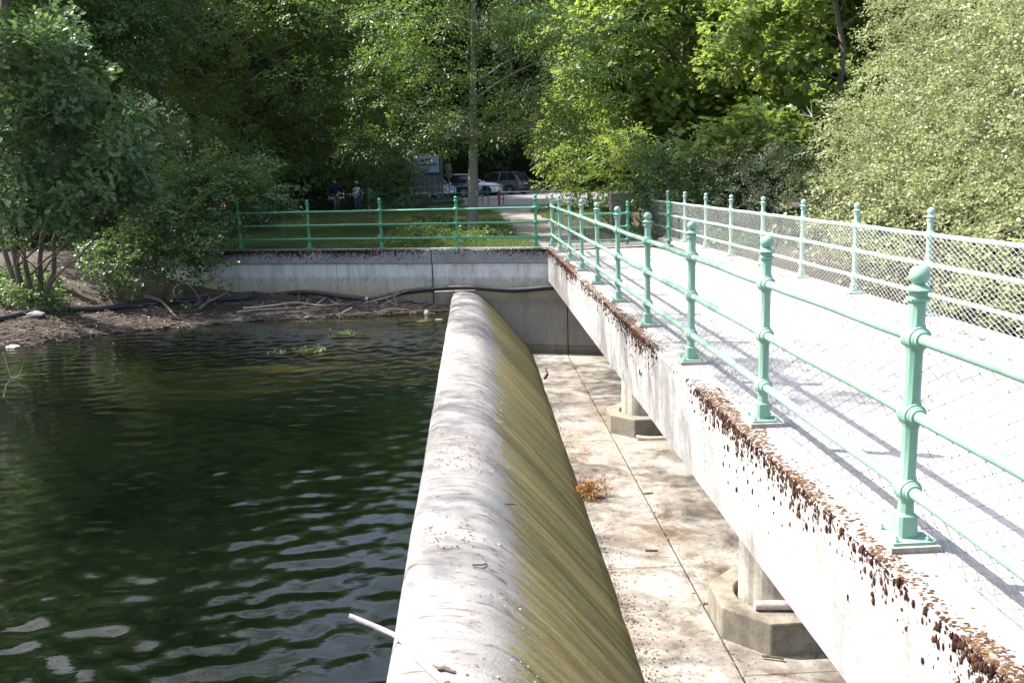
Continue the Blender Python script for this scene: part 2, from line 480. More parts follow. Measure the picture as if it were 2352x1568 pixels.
def mossmat(name, a, b_, c_):
    m, t, b, o = newmat(name)
    g = N(t, 'ShaderNodeNewGeometry')
    c = ramp(t, g.outputs['Random Per Island'], [(0, a), (.6, b_), (1, c_)])
    P = pos(t)
    c = mixc(t, math_(t, 'MULTIPLY', ramp(t, noise(t, P, 160, 4, .7), [(.4, 0), (.65, 1)]), .5), c, tuple(x * .4 for x in a))
    t.links.new(c, b.inputs['Base Color']); b.inputs['Roughness'].default_value = 1.0
    b.inputs['Specular IOR Level'].default_value = .05
    bump(t, b, noise(t, P, 220, 4, .8), 1.0, .006)
    return m
M['moss_face'] = mossmat('moss_cushion_brown', (.034, .016, .015), (.068, .032, .026), (.120, .066, .030))
M['moss_top'] = mossmat('moss_mat_tan', (.085, .045, .03), (.15, .082, .045), (.25, .18, .10))
M['lichen_grey'] = mossmat('lichen_grey', (.25, .22, .215), (.31, .28, .275), (.38, .35, .34))
M['moss_black'] = mossmat('moss_black', (.018, .012, .010), (.035, .022, .016), (.07, .045, .025))

def _soil():
    m, t, b, o = newmat('woodland_ground')
    P = pos(t)
    c = mixc(t, ramp(t, noise(t, P, 1.1, 8, .7, .4), [(.35, 0), (.65, 1)]), (.038, .027, .020), (.078, .060, .047))
    c = mixc(t, math_(t, 'MULTIPLY', ramp(t, noise(t, P, 28, 6, .8), [(.52, 0), (.66, 1)]), .7), c, (.15, .115, .09))
    c = mixc(t, math_(t, 'MULTIPLY', ramp(t, noise(t, P, 9, 5, .8), [(.56, 0), (.68, 1)]), .8), c, (.03, .022, .016))
    t.links.new(c, b.inputs['Base Color']); b.inputs['Roughness'].default_value = .95
    n1 = bump(t, b, noise(t, P, 22, 7, .75), .9, .04)
    return m
M['soil'] = _soil()
def _gravel(name, a, b_, s):
    m, t, b, o = newmat(name)
    P = pos(t)
    v = N(t, 'ShaderNodeTexVoronoi', i_Scale=s); t.links.new(P, v.inputs['Vector'])
    c = mixc(t, v.outputs['Color'], a, b_)
    c = mixc(t, math_(t, 'MULTIPLY', ramp(t, noise(t, P, .7, 6, .65), [(.4, 0), (.7, 1)]), .45), c, tuple(x * .55 for x in a))
    t.links.new(c, b.inputs['Base Color']); b.inputs['Roughness'].default_value = .95
    bump(t, b, v.outputs['Distance'], .6, .02)
    return m
M['gravel'] = _gravel('path_gravel', (.15, .14, .125), (.245, .23, .205), 32)
M['parking'] = _gravel('parking_gravel', (.15, .15, .16), (.25, .25, .265), 26)

def _water():
    m, t, b, o = newmat('lake_water')
    P = pos(t)
    x, y, z = sepxyz(t, P)
    sh = math_(t, 'ADD', y, math_(t, 'MULTIPLY', math_(t, 'SUBTRACT', noise(t, mapping(t, P, (.35, .9, 1)), 1.0, 4, .6, .3), .5), 7.0))
    deep = mixc(t, ramp(t, noise(t, P, .35, 3, .5), [(.35, 0), (.65, 1)]), (.0017, .0034, .0016), (.0028, .0048, .0021))
    shal = mixc(t, ramp(t, noise(t, mapping(t, P, (.5, 1.4, 1)), 1.3, 4, .6, .5), [(.42, 0), (.62, 1)]), (.0036, .0042, .0028), (.026, .023, .006))
    shf = math_(t, 'MULTIPLY', ramp(t, math_(t, 'MULTIPLY', sh, .04), [(.50, 0), (.66, 1)]), ramp(t, math_(t, 'MULTIPLY', math_(t, 'ADD', x, 8.0), .1), [(.15, 0), (.45, 1)]))
    c = mixc(t, shf, deep, shal)
    t.links.new(c, b.inputs['Base Color'])
    b.inputs['Roughness'].default_value = .015
    b.inputs['IOR'].default_value = 1.333
    b.inputs['Specular IOR Level'].default_value = .55
    bump(t, b, noise(t, mapping(t, P, (1.0, 2.4, 1), rot=(0, 0, .12)), 9, 3, .5, .5), .12, .012)
    return m
M['water'] = _water()

# ------------------------------------------------------------------ ground
WALL_ANG = 0.298
WN = np.array([math.sin(WALL_ANG), math.cos(WALL_ANG)])
WD = np.array([-math.cos(WALL_ANG), math.sin(WALL_ANG)])
B0 = np.array([1.481, 21.21])
WATER_Z, FLOOR_Z = -1.50, -2.57
def wall_pt(u, s, z):
    """u metres along the wall to the left from its first railing post, s metres behind the railing line."""
    p = B0 + WD * u + WN * s
    return (p[0], p[1], z)
def gz(y): return -.09 + np.maximum(0, np.asarray(y, float) - 30) * .0118
_wx = [-60, -11.5, -9.8, -8.29, -5.5, -2.26, -.7, 3]
_wy = [17.0, 17.0, 18.15, 19.6, 20.75, 20.95, 21.25, 21.0]
def height(X, Y):
    X = np.asarray(X, float); Y = np.asarray(Y, float)
    s = (X - B0[0]) * WN[0] + (Y - B0[1]) * WN[1]
    land = gz(Y) + .02 * fbm2(X, Y, 3, 3, 1.1)
    hill = np.maximum(0, Y - 82) * .33 + np.maximum(0, -X - 16) * .10 * (Y > 20) * np.clip((Y - 24) / 10, 0, 1)
    land = land + hill - .12 * np.clip((X - 1.2) / .9, 0, 1) * (1 - np.clip((Y - 27) / 9, 0, 1))
    d = np.maximum(Y - np.interp(X, _wx, _wy), -11.2 - X)
    bank = WATER_Z + np.where(d > 0, (.14 + .07 * np.clip((-7 - X) / 3, 0, 1)) * d, .35 * d) + .045 * fbm2(X, Y, 5, 4, 2.3)
    bank = np.maximum(bank, -2.9)
    front = np.where(X > -.3, -2.95, bank)
    right = np.where(X > 5.75, -2.4 + np.clip((X - 9) * .22, 0, 3.2) + np.clip((Y - 14) * .16, 0, 2.2), -2.95)
    front = np.where(X > 5.6, right, front)
    front = np.minimum(front, land)
    k = np.clip((s + .12) / .3, 0, 1)
    lefty = np.clip((-9.2 - X) / 1.5, 0, 1)
    blend = front * (1 - k) + land * k
    return np.where(X < -9.2, np.minimum(land, np.maximum(front, blend * lefty + blend * (1 - lefty))), blend)
def axis_pts(lo, hi, fine_lo, fine_hi, fine, coarse):
    a = list(np.arange(lo, fine_lo, coarse)) + list(np.arange(fine_lo, fine_hi, fine)) + list(np.arange(fine_hi, hi + coarse, coarse))
    return np.array(a)
gx = axis_pts(-160, 160, -16, 10, .22, 4.0)
gy = axis_pts(-60, 220, 15, 32, .22, 3.0)
GX, GY = np.meshgrid(gx, gy)
GZ = height(GX, GY)
nx, ny = len(gx), len(gy)
me = bpy.data.meshes.new('ground')
idx = np.arange(nx * ny).reshape(ny, nx)
quads = np.stack([idx[:-1, :-1], idx[:-1, 1:], idx[1:, 1:], idx[1:, :-1]], -1).reshape(-1, 4)
me.from_pydata(np.stack([GX, GY, GZ], -1).reshape(-1, 3).tolist(), [], quads.tolist())
me.polygons.foreach_set('use_smooth', [True] * len(me.polygons))
me.materials.append(M['soil'])
ground = tag(link('ground', me), 'brown woodland soil with leaf litter sloping down to the lake shore', kind='structure')

def strip(name, left, right, mat, lift, label, sub=14):
    L = []; Rr = []
    def res(pts):
        pts = np.array(pts, float); tt = np.linspace(0, len(pts) - 1, (len(pts) - 1) * sub + 1)
        return np.stack([np.interp(tt, range(len(pts)), pts[:, i]) for i in (0, 1)], -1)
    L, Rr = res(left), res(right)
    n = len(L); K = 8
    V = []
    for i in range(n):
        jl = .12 * math.sin(i * 1.7) + .08 * math.sin(i * 3.1); jr = .12 * math.sin(i * 1.3 + 1) + .07 * math.sin(i * 4.3)
        for k in range(K + 1):
            f = k / K
            p = L[i] * (1 - f) + Rr[i] * f
            p = p + np.array([jl * (1 - f) + jr * f, 0])
            V.append((p[0], p[1], float(height(p[0], p[1])) + lift + .015 * math.sin(math.pi * f)))
    F = [(i * (K + 1) + k, i * (K + 1) + k + 1, (i + 1) * (K + 1) + k + 1, (i + 1) * (K + 1) + k) for i in range(n - 1) for k in range(K)]
    o = MB().add(V, F).build(name, mat)
    return tag(o, label, kind='structure')
strip('path', [(1.95, 21.9), (1.5, 24.5), (1.15, 28), (1.1, 34), (1.2, 40), (.6, 44), (-.6, 47.6)], [(5.6, 22.2), (5.0, 24.5), (3.7, 28), (2.9, 34), (2.6, 40), (2.9, 44), (4.2, 47.6)], M['gravel'], .03, 'pale gravel path from the bridge end to the parking place')
strip('parking_lot', [(-14, 47.5), (-15, 60), (-16, 79)], [(9, 46.0), (12, 60), (13, 79)], M['parking'], .045, 'grey gravel parking place under the trees')

# ------------------------------------------------------------------ water
wxs = np.concatenate([np.arange(-60, -14, 1.2), np.arange(-14, -5, .08), np.arange(-5, -.25, .036)])
wys = np.concatenate([np.arange(-30, 3, 1.2), np.arange(3, 9.5, .036), np.arange(9.5, 23, .08)])
WX, WY = np.meshgrid(wxs, wys)
r_ = np.random.default_rng(5)
WZ = np.zeros_like(WX)
for i in range(60):
    lam = .095 + .42 * r_.uniform() ** 1.25
    a = r_.normal(1.45, .6)
    kx, ky = math.cos(a) * 2 * math.pi / lam, math.sin(a) * 2 * math.pi / lam
    amp = .0043 * lam ** 1.1
    ph = r_.uniform(0, 6.28)
    WZ += amp * np.sin(kx * WX + ky * WY + ph)
gust = np.clip(.75 + .5 * fbm2(WX, WY, 21, 3, .35), .25, 1.5) * np.clip(1.25 - (WY - 4) * .040, .32, 1.25)
WZ = WATER_Z + WZ * gust
me = bpy.data.meshes.new('lake_water')
idx = np.arange(WX.size).reshape(WX.shape)
quads = np.stack([idx[:-1, :-1], idx[:-1, 1:], idx[1:, 1:], idx[1:, :-1]], -1).reshape(-1, 4)
me.from_pydata(np.stack([WX, WY, WZ], -1).reshape(-1, 3).tolist(), [], quads.tolist())
me.polygons.foreach_set('use_smooth', [True] * len(me.polygons))
me.materials.append(M['water'])
tag(link('lake_water', me), 'dark green rippled lake water held back by the weir', kind='structure')

# ------------------------------------------------------------------ weir
def wall_y(x, s): return B0[1] + (s - (x - B0[0]) * WN[0]) / WN[1]
prof = [(-.62, -2.6), (-.62, -1.30), (-.605, -1.20), (-.565, -1.125), (-.50, -1.085), (-.40, -1.072), (-.25, -1.075), (-.10, -1.095), (.02, -1.135), (.12, -1.20), (.24, -1.31), (.42, -1.495), (.62, -1.715), (.82, -1.95), (1.02, -2.19), (1.18, -2.39), (1.30, -2.555), (1.30, -3.0)]
weir = empty('weir', (0, 10, FLOOR_Z))
tag(weir, 'pale rounded concrete weir with yellow green algae on its sloping face', 'weir')
cuts = [-1.5, 3.05, 7.85, 12.6, 17.2, 99]
for i in range(len(cuts) - 1):
    V = []; F = []
    y0, y1 = cuts[i] + .006, cuts[i + 1] - .006
    nseg = 14
    for j in range(nseg + 1):
        for (x, z) in prof:
            yy1 = min(y1, wall_y(x, -.272))
            y = y0 + (yy1 - y0) * j / nseg
            wob = .006 * math.sin(y * 1.9 + x * 3) + .004 * math.sin(y * 5.1 + i)
            e = .012 if j in (0, nseg) and i < len(cuts) - 1 and not (j == nseg and i == len(cuts) - 2) else 0
            V.append((x + wob * .6, y, z + wob * .5 - e))
    n = len(prof)
    for j in range(nseg):
        for k in range(n - 1):
            F.append((j * n + k, j * n + k + 1, (j + 1) * n + k + 1, (j + 1) * n + k))
    F.append(tuple(range(n))); F.append(tuple(nseg * n + k for k in range(n - 1, -1, -1)))
    o = MB().add(V, F).build('weir_section', M['weir'], weir, angle=50)
    o.matrix_parent_inverse = weir.matrix_basis.inverted()

# ------------------------------------------------------------------ spillway floor, slab by slab
floor = MB().box((3.4, 9.5, -2.80), (4.6, 24.8, .3)).build('spillway_floor', M['floor'], smooth=False)
tag(floor, 'stained concrete spillway floor below the bridge', kind='structure')
def slab(x0, x1, y0, y1, z=FLOOR_Z, name='slab'):
    mb = MB()
    P = []
    for zz in (z - .09, z):
        for x, y in ((x0, y0), (x1, y0), (x1, y1), (x0, y1)):
            P.append((x, min(y, wall_y(x, -.27)), zz))
    mb.add(P, [(3, 2, 1, 0), (4, 5, 6, 7), (0, 1, 5, 4), (1, 2, 6, 5), (2, 3, 7, 6), (3, 0, 4, 7)])
    o = mb.build(name, M['floor'], floor, smooth=False)
    bevel(o, .012, 1)
    return o
for y0, y1 in ((-2, 4.2), (4.2, 8.9), (8.9, 13.6), (13.6, 18.2), (18.2, 22)):
    slab(1.303, 2.135, y0 + .007, y1 - .007)
for y0, y1 in ((-2, 6.75), (6.75, 8.05), (8.05, 13.5), (13.5, 14.75), (14.75, 22)):
    slab(2.152, 5.7, y0 + .008, y1 - .008, FLOOR_Z - (0 if (y1 - y0) > 2 else .012))

# ------------------------------------------------------------------ back retaining wall
wall = empty('retaining_wall', wall_pt(3, 0, FLOOR_Z))
tag(wall, 'weathered concrete retaining wall with stained white band behind the lake', 'wall')
wall_inv = Matrix.Translation(wall.location).inverted()
def wall_box(name, u0, u1, s0, s1, z0, z1, mat, bv=.012):
    mb = MB()
    P = []
    for z in (z0, z1):
        for u, s in ((u1, s0), (u0, s0), (u0, s1), (u1, s1)):
            P.append(wall_pt(u, s, z))
    mb.add(P, [(3, 2, 1, 0), (4, 5, 6, 7), (0, 1, 5, 4), (1, 2, 6, 5), (2, 3, 7, 6), (3, 0, 4, 7)])
    o = mb.build(name, mat, wall, smooth=False)
    o.matrix_parent_inverse = wall_inv
    bevel(o, bv, 2)
    return o
J0 = 2.585   # the wide joint above the weir's left
wall_box('coping_slab', -.40, J0 - .011, -.31, .32, -.385, -.04, M['coping'], .022)
wall_box('coping_slab', J0 + .011, 8.4, -.31, .32, -.39, -.042, M['coping'], .022)
wall_box('coping_slab', 8.42, 12.4, -.31, .32, -.385, -.04, M['coping'], .022)
wall_box('wall_panel', -.78, J0 - .016, -.27, .25, -2.38, -.386, M['wall'], .01)
wall_box('wall_panel', J0 + .016, 5.15, -.275, .25, -2.9, -.391, M['wall'], .01)
wall_box('wall_panel', 5.157, 8.0, -.275, .25, -2.9, -.391, M['wall'], .008)
wall_box('wall_panel', 8.007, 12.4, -.275, .25, -2.9, -.388, M['wall'], .008)
wall_box('wall_panel', -6.0, -.80, -.27, .25, -2.38, -.80, M['wall'], .01)
wall_box('wall_footing', -.78, J0, -.268, .25, -2.9, -2.388, M['wall'], .01)
wall_box('wall_footing', -6.0, -.80, -.268, .25, -2.9, -2.388, M['wall'], .01)
wall_box('joint_strip', J0 - .05, J0 + .05, -.24, .2, -2.7, -.1, M['driftwood_dark'], .004)

# ------------------------------------------------------------------ bridge
bridge = empty('footbridge', (3.6, 10, FLOOR_Z))
tag(bridge, 'concrete footbridge with mossy edge beam crossing the spillway', 'bridge')
binv = Matrix.Translation(bridge.location).inverted()
def bpart(o, parent=None):
    o.parent = parent or bridge
    o.matrix_parent_inverse = binv
    return o
def yprism(poly, y0, y1, endfun=None, seg=40):
    """poly in (x,z) swept along y"""
    n = len(poly); V = []; F = []
    for j in range(seg + 1):
        for x, z in poly:
            e = y1 if endfun is None else min(y1, endfun(x))
            V.append((x, y0 + (e - y0) * j / seg, z))
    for j in range(seg):
        for k in range(n):
            k2 = (k + 1) % n
            F.append((j * n + k, j * n + k2, (j + 1) * n + k2, (j + 1) * n + k))
    F.append(tuple(range(n))); F.append(tuple(seg * n + k for k in range(n - 1, -1, -1)))
    return MB().add(V, F)
XE = 1.715
bend = lambda x: wall_y(x, -.315) + .6
o = yprism([(XE + .035, -.81), (XE + .01, -.80), (XE, -.06), (XE + .022, -.04), (2.13, -.04), (2.15, -.055), (2.15, -.24), (2.2, -.81)], -2, 24, lambda x: 21.0 - (x - 1.7) * .3).build('edge_beam', M['beam'], angle=30); bpart(o)
o = yprism([(5.02, -.24), (5.02, -.105), (5.035, -.09), (5.46, -.09), (5.48, -.11), (5.48, -.81), (5.02, -.81)], -2, 24, lambda x: 25.0).build('edge_beam', M['beam'], angle=30); bpart(o)
o = yprism([(2.155, -.28), (2.155, -.205), (3.6, -.185), (5.015, -.205), (5.015, -.28)], -2, 23, lambda x: 22.3).build('deck_surface', M['deck'], angle=30); bpart(o)
o = yprism([(2.205, -.78), (2.205, -.285), (5.015, -.285), (5.015, -.78)], -2, 23, lambda x: 21.2).build('deck_slab', M['beam'], angle=30); bpart(o)
def column(cy):
    cx = 2.735
    mb = MB()
    nrib = 44
    P = []
    for z in (FLOOR_Z + .18, -.79):
        for k in range(nrib):
            th = 2 * math.pi * k / nrib
            r = .358 - (.010 if (k // 2) % 2 else 0) - .004 * ((k * 7) % 3)
            P.append((cx + r * math.cos(th), cy + r * math.sin(th), z))
    F = [(k, (k + 1) % nrib, nrib + (k + 1) % nrib, nrib + k) for k in range(nrib)]
    F += [tuple(range(nrib - 1, -1, -1)), tuple(range(nrib, 2 * nrib))]
    col = bpart(mb.add(P, F).build('column', M['column'], smooth=False))
    # octagonal collar with a gap round the shaft
    ro = .59 / math.cos(math.pi / 8)
    oc = [(cx + ro * math.cos(math.pi / 8 + k * math.pi / 4), cy + ro * math.sin(math.pi / 8 + k * math.pi / 4)) for k in range(8)]
    zt = FLOOR_Z + .30
    seg = 48
    V = [(x, y, FLOOR_Z - .02) for x, y in oc] + [(x, y, zt) for x, y in oc]
    ri = .395
    V += [(cx + ri * math.cos(2 * math.pi * k / seg), cy + ri * math.sin(2 * math.pi * k / seg), zt) for k in range(seg)]
    V += [(cx + ri * math.cos(2 * math.pi * k / seg), cy + ri * math.sin(2 * math.pi * k / seg), FLOOR_Z + .17) for k in range(seg)]
    F = [(k, (k + 1) % 8, 8 + (k + 1) % 8, 8 + k) for k in range(8)]
    per = seg // 8
    for k in range(8):
        a0 = int(round((k + .5) * per)) % seg
        ring = [16 + (a0 + q) % seg for q in range(per + 1)]
        F.append(tuple([8 + k] + ring[::1][0:1] + ring[1:] + [8 + (k + 1) % 8])[::-1])
    F += [(16 + k, 16 + (k + 1) % seg, 16 + seg + (k + 1) % seg, 16 + seg + k) for k in range(seg)]
    F.append(tuple(16 + seg + k for k in range(seg)))
    o = MB().add(V, F).build('pedestal', M['pedestal'], smooth=False)
    bpart(o, bridge); bevel(o, .018, 2)
for cy in (7.63, 14.28): column(cy)

# ------------------------------------------------------------------ moss and lichen on the concrete edges
def lump_template():
    # low dome, 13 verts
    V = [(0, 0, 1.0)]; F = []
    for ring, (r, z) in enumerate(((.66, .70), (1.0, .0))):
        for k in range(5):
            th = 2 * math.pi / 5 * (k + .5 * ring)
            V.append((r * math.cos(th), r * math.sin(th), z))
    for k in range(5):
        k2 = (k + 1) % 5
        F.append((0, 1 + k, 1 + k2)); F.append((1 + k, 6 + k, 6 + k2, 1 + k2))
    return np.array(V), F
LV, LF = lump_template()
def lumps(name, pts, nrm, along, sx, sy, h, mat, parent, inv, r):
    """pts (n,3); nrm = out of the surface, along = long axis"""
    n = len(pts)
    nrm = np.asarray(nrm, float); along = np.asarray(along, float)
    nrm = np.broadcast_to(nrm, (n, 3)); along = np.broadcast_to(along, (n, 3))
    b = np.cross(nrm, along)
    jit = 1 + r.uniform(-.16, .16, (n, len(LV)))
    V = pts[:, None, :] + LV[None, :, 0:1] * jit[..., None] * (sx[:, None, None] * along[:, None, :]) + LV[None, :, 1:2] * jit[..., None] * (sy[:, None, None] * b[:, None, :]) + LV[None, :, 2:3] * (h[:, None, None] * nrm[:, None, :])
    me = np_mesh(name, V.reshape(-1, 3), len(LV), LF, mat, True)
    o = link(name, me, parent)
    if inv is not None: o.matrix_parent_inverse = inv
    o['kind'] = 'stuff'
    return o
def mossiness(y):
    b = np.interp(y, [1.5, 3.2, 4.6, 5.9, 6.7, 7.3, 8.0, 8.5, 9.3, 10.5, 11.7, 12.6, 13.6, 14.3, 16, 18, 21], [.9, .75, 1, .9, .45, .12, .08, .55, 1, 1, .8, .25, .15, .6, .9, 1, 1])
    return b * np.clip(.62 + .75 * fbm2(y, y * 0, 8, 4, 4.0), .03, 1.3)
r = np.random.default_rng(3)
n = 34000
y = r.uniform(1.5, 20.8, n); d = np.where(r.uniform(0, 1, n) < .8, r.exponential(.075, n), r.uniform(0, .5, n))
keep = (r.uniform(0, 1, n) < mossiness(y) * np.exp(-d * 2.2) * np.where(d > .22, .35, 1)) & (d < .55)
# gather the cushions in hanging tongues
tong = np.sin(y * 41 + 3 * np.sin(y * 7)) + .6 * np.sin(y * 97)
keep &= (tong > -.3 - 1.2 * np.exp(-d * 18)) | (d < .03)
y, d = y[keep], d[keep]
size = (.0036 + .0042 * r.exponential(.8, len(y))).clip(0, .016)
lumps('moss', np.stack([np.full_like(y, XE + .003) + d * .012, y, -.05 - d], -1), (-1, 0, .1), (0, 0, -1), size * r.uniform(1.0, 2.3, len(y)), size, size * .95, M['moss_face'], bridge, binv, r)
n = 30000
y = r.uniform(1.5, 20.8, n); d = np.abs(r.normal(0, .085, n))
pad = np.clip(1.0 - np.abs(((y - 1.70 + 1.0) % 2.0) - 1.0) / .16, 0, 1)
keep = (r.uniform(0, 1, n) < mossiness(y) * np.where(d < .05 + .12 * np.clip(fbm2(y, y * 0, 12, 3, 3.1) + .5, 0, 1), 1, .12)) & (d < .3) & (pad < .9)
y, d = y[keep], d[keep]
size = r.uniform(.0045, .0125, len(y))
lumps('moss', np.stack([XE + .012 + d, y, np.full_like(y, -.043)], -1), (-.15, 0, 1), (1, 0, 0), size * r.uniform(1, 1.8, len(y)), size, size * .75, M['moss_top'], bridge, binv, r)
n = 7000
y = r.uniform(1.5, 20.8, n); d = np.abs(r.normal(0, .07, n))
keep = r.uniform(0, 1, n) < mossiness(y)
y, d = y[keep], d[keep]; size = r.uniform(.006, .014, len(y))
lumps('lichen', np.stack([XE + .004 + d * .7, y, -.042 - np.where(d < .02, .02, 0)], -1), (-.5, 0, .85), (0, 1, 0), size, size, size * .5, M['lichen_grey'], bridge, binv, r)
n = 900
y = r.uniform(5, 20, n); d = np.abs(r.normal(0, .06, n)); size = r.uniform(.008, .018, n)
keep = np.sin(y * 2.3) + .5 * np.sin(y * 6) > .3
lumps('moss', np.stack([5.04 + d, y, np.full_like(y, -.092)], -1)[keep], (-.2, 0, 1), (1, 0, 0), size[keep] * 1.4, size[keep], size[keep] * .5, M['moss_top'], bridge, binv, r)
# black lichen and moss fringe on the back coping
n = 9000
u = r.uniform(-.35, 12, n); d = r.exponential(.07, n)
dens = np.clip(np.interp(u, [-.4, .5, 1.3, 2.0, 2.6, 3.2, 5.0, 6.5, 8.5, 12], [.55, .5, .15, .05, .08, .45, .95, 1.1, 1.4, 1.5]) * (.8 + .5 * fbm2(u, u * 0, 4, 3, 4.0)), .03, 1.4)
keep = (r.uniform(0, 1, n) < dens * np.exp(-d * 3)) & (d < .33)
u, d = u[keep], d[keep]; size = r.uniform(.006, .016, len(u))
P_ = np.array([wall_pt(a, -.312, -.05 - b) for a, b in zip(u, d)])
lumps('lichen', P_, (-WN[0], -WN[1], 0), (0, 0, -1), size * r.uniform(.8, 1.8, len(u)), size, size * .5, M['moss_black'], wall, wall_inv, r)
n = 3000
u = r.uniform(-.35, 12, n); d = np.abs(r.normal(0, .06, n)); size = r.uniform(.01, .024, n)
P_ = np.array([wall_pt(a, -.30 + b, -.042) for a, b in zip(u, d)])
m_, t_, b_, o_ = newmat('moss_green_brown'); g_ = N(t_, 'ShaderNodeNewGeometry')
t_.links.new(ramp(t_, g_.outputs['Random Per Island'], [(0, (.05, .035, .02)), (.6, (.09, .075, .025)), (1, (.16, .15, .05))]), b_.inputs['Base Color']); b_.inputs['Roughness'].default_value = 1
M['moss_green'] = m_
lumps('moss', P_, (0, 0, 1), (1, 0, 0), size, size, size * .7, M['moss_green'], wall, wall_inv, r)

# ------------------------------------------------------------------ railings with ball finials
RAIL_Z = (.914, .57, .221)
def oct_ring(wd, ch):
    h = wd / 2; c = ch
    return [(h, -h + c), (h, h - c), (h - c, h), (-h + c, h), (-h, h - c), (-h, -h + c), (-h + c, -h), (h - c, -h)]
def shaft(mb, secs):
    P = []
    for wd, ch, z in secs:
        P += [(x, y, z) for x, y in oct_ring(wd, ch)]
    F = []
    for i in range(len(secs) - 1):
        for k in range(8):
            k2 = (k + 1) % 8
            F.append((i * 8 + k, i * 8 + k2, (i + 1) * 8 + k2, (i + 1) * 8 + k))
    F += [tuple(range(7, -1, -1)), tuple((len(secs) - 1) * 8 + k for k in range(8))]
    mb.add(P, F)
def post_meshes(mat, tag_):
    d = {}
    mb = MB()
    secs = [(.088, .012, 0.0), (.088, .012, .10), (.062, .014, .112), (.060, .014, .16)]
    for z in RAIL_Z:
        secs += [(.060, .014, z - .068), (.068, .014, z - .048), (.080, .020, z - .03), (.080, .020, z + .03), (.068, .014, z + .048), (.060, .014, z + .068)]
    secs.sort(key=lambda q: q[2])
    secs += [(.060, .014, 1.072), (.082, .015, 1.078), (.086, .015, 1.09), (.068, .014, 1.096), (.066, .014, 1.112), (.104, .022, 1.120), (.108, .022, 1.127), (.060, .016, 1.142), (.044, .012, 1.150)]
    shaft(mb, secs)
    d['shaft'] = mb.mesh('post_' + tag_, mat, True, 28)
    d['ball'] = MB().sphere((0, 0, 1.187), .0435, 22, 14).mesh('ball_' + tag_, mat, True, 80)
    mb = MB().box((0, 0, -.006), (.19, .19, .012))
    for sx in (-1, 1):
        for sy in (-1, 1):
            mb.lathe([(.011, 0), (.011, .012), (.006, .013), (.006, .026)], (sx * .072, sy * .072, 0), 6)
    d['plate'] = mb.mesh('plate_' + tag_, mat, False)
    mb = MB()
    s = 1
    mb.lathe([(.054, .001), (.054, .034), (.051, .040), (.044, .042), (.043, .052), (.038, .056), (.036, .070), (.029, .072)], (0, 0, 0), 18, axis='y')
    d['collar'] = mb.mesh('collar_' + tag_, mat, True, 40)
    d['mortar'] = MB().box((0, 0, -.026), (.225, .235, .028)).mesh('mortar_' + tag_, M['plinth'], False)
    return d
def make_post(root, inv, meshes, loc, rz, mortar=True, tilt=(0, 0)):
    p = link('post', meshes['shaft'], root, loc, (tilt[0], tilt[1], rz)); p.matrix_parent_inverse = inv
    link('ball_finial', meshes['ball'], p)
    link('base_plate', meshes['plate'], p)
    for z in RAIL_Z:
        link('collar', meshes['collar'], p, (0, 0, z)); link('collar', meshes['collar'], p, (0, 0, z), (0, 0, math.pi))
    if mortar: link('mortar_pad', meshes['mortar'], p)
    return p
def rail(root, inv, a, b, mat, rad=.0265, sag=.004):
    a, b = Vector(a), Vector(b)
    pts = []
    n = 7
    ph = random.uniform(0, 6)
    for i in range(n):
        f = i / (n - 1)
        p = a.lerp(b, f); p.z += sag * math.sin(f * math.pi * 2 + ph) * math.sin(f * math.pi)
        pts.append(p)
    o = MB().tube(pts, rad, 12).build('rail', mat, root)
    o.matrix_parent_inverse = inv
    return o
def chain_link(name, p0, dirv, length, z0, z1, pitch, wire, mat, root, inv, bulge, seed):
    r = np.random.default_rng(seed)
    nw = int(length / pitch); nk = int((z1 - z0) / (pitch * .5))
    dirv = np.array(dirv, float); nrm = np.array([-dirv[1], dirv[0], 0])
    lowf = lambda a, z: bulge * (np.sin(a * 1.7 + z * 2) + .6 * np.sin(a * 4.1 + 1 + z * 3)) * np.clip((z1 - z) * 1.6, 0, 1)
    segs = []
    for i in range(nw):
        a = (i + .5) * pitch
        k = np.arange(nk + 1)
        z = z0 + (z1 - z0) * k / nk
        side = np.where((k + i) % 2 == 0, -1, 1) * pitch * .52
        al = a + side + r.normal(0, .0025, nk + 1) + .012 * np.sin(z * 7 + a * 3)
        off = lowf(al, z) + np.where(k % 2 == 0, .0025, -.0025) + r.normal(0, .0012, nk + 1)
        P = np.array(p0)[None, :] + dirv[None, :] * al[:, None] + nrm[None, :] * off[:, None]
        P[:, 2] = z + .006 * np.sin(al * 5) * np.clip((z1 - z), 0, 1)
        segs.append(np.stack([P[:-1], P[1:]], 1))
    for zz in (z0, z1):
        al = np.linspace(0, length, int(length / .12)); P = np.array(p0)[None] + dirv[None] * al[:, None] + nrm[None] * lowf(al, zz)[:, None]; P[:, 2] = zz + .006 * np.sin(al * 5) * (zz < z1)
        segs.append(np.stack([P[:-1], P[1:]], 1))
    S = np.concatenate(segs)
    t = S[:, 1] - S[:, 0]; t /= np.linalg.norm(t, axis=1)[:, None]
    a_ = np.cross(t, np.broadcast_to(nrm, t.shape)); a_ /= np.linalg.norm(a_, axis=1)[:, None]
    b_ = np.cross(t, a_)
    V = np.zeros((len(S), 6, 3))
    for e in (0, 1):
        for k in range(3):
            th = 2 * math.pi * k / 3
            V[:, e * 3 + k] = S[:, e] + (a_ * math.cos(th) + b_ * math.sin(th)) * wire
    me = np_mesh(name, V.reshape(-1, 3), 6, [(0, 1, 4, 3), (1, 2, 5, 4), (2, 0, 3, 5)], mat, True)
    o = link(name, me, root); o.matrix_parent_inverse = inv; o['kind'] = 'stuff'
    return o

pm_near = post_meshes(M['green'], 'near'); pm_back = post_meshes(M['green_back'], 'back'); pm_far = post_meshes(M['green_far'], 'far')
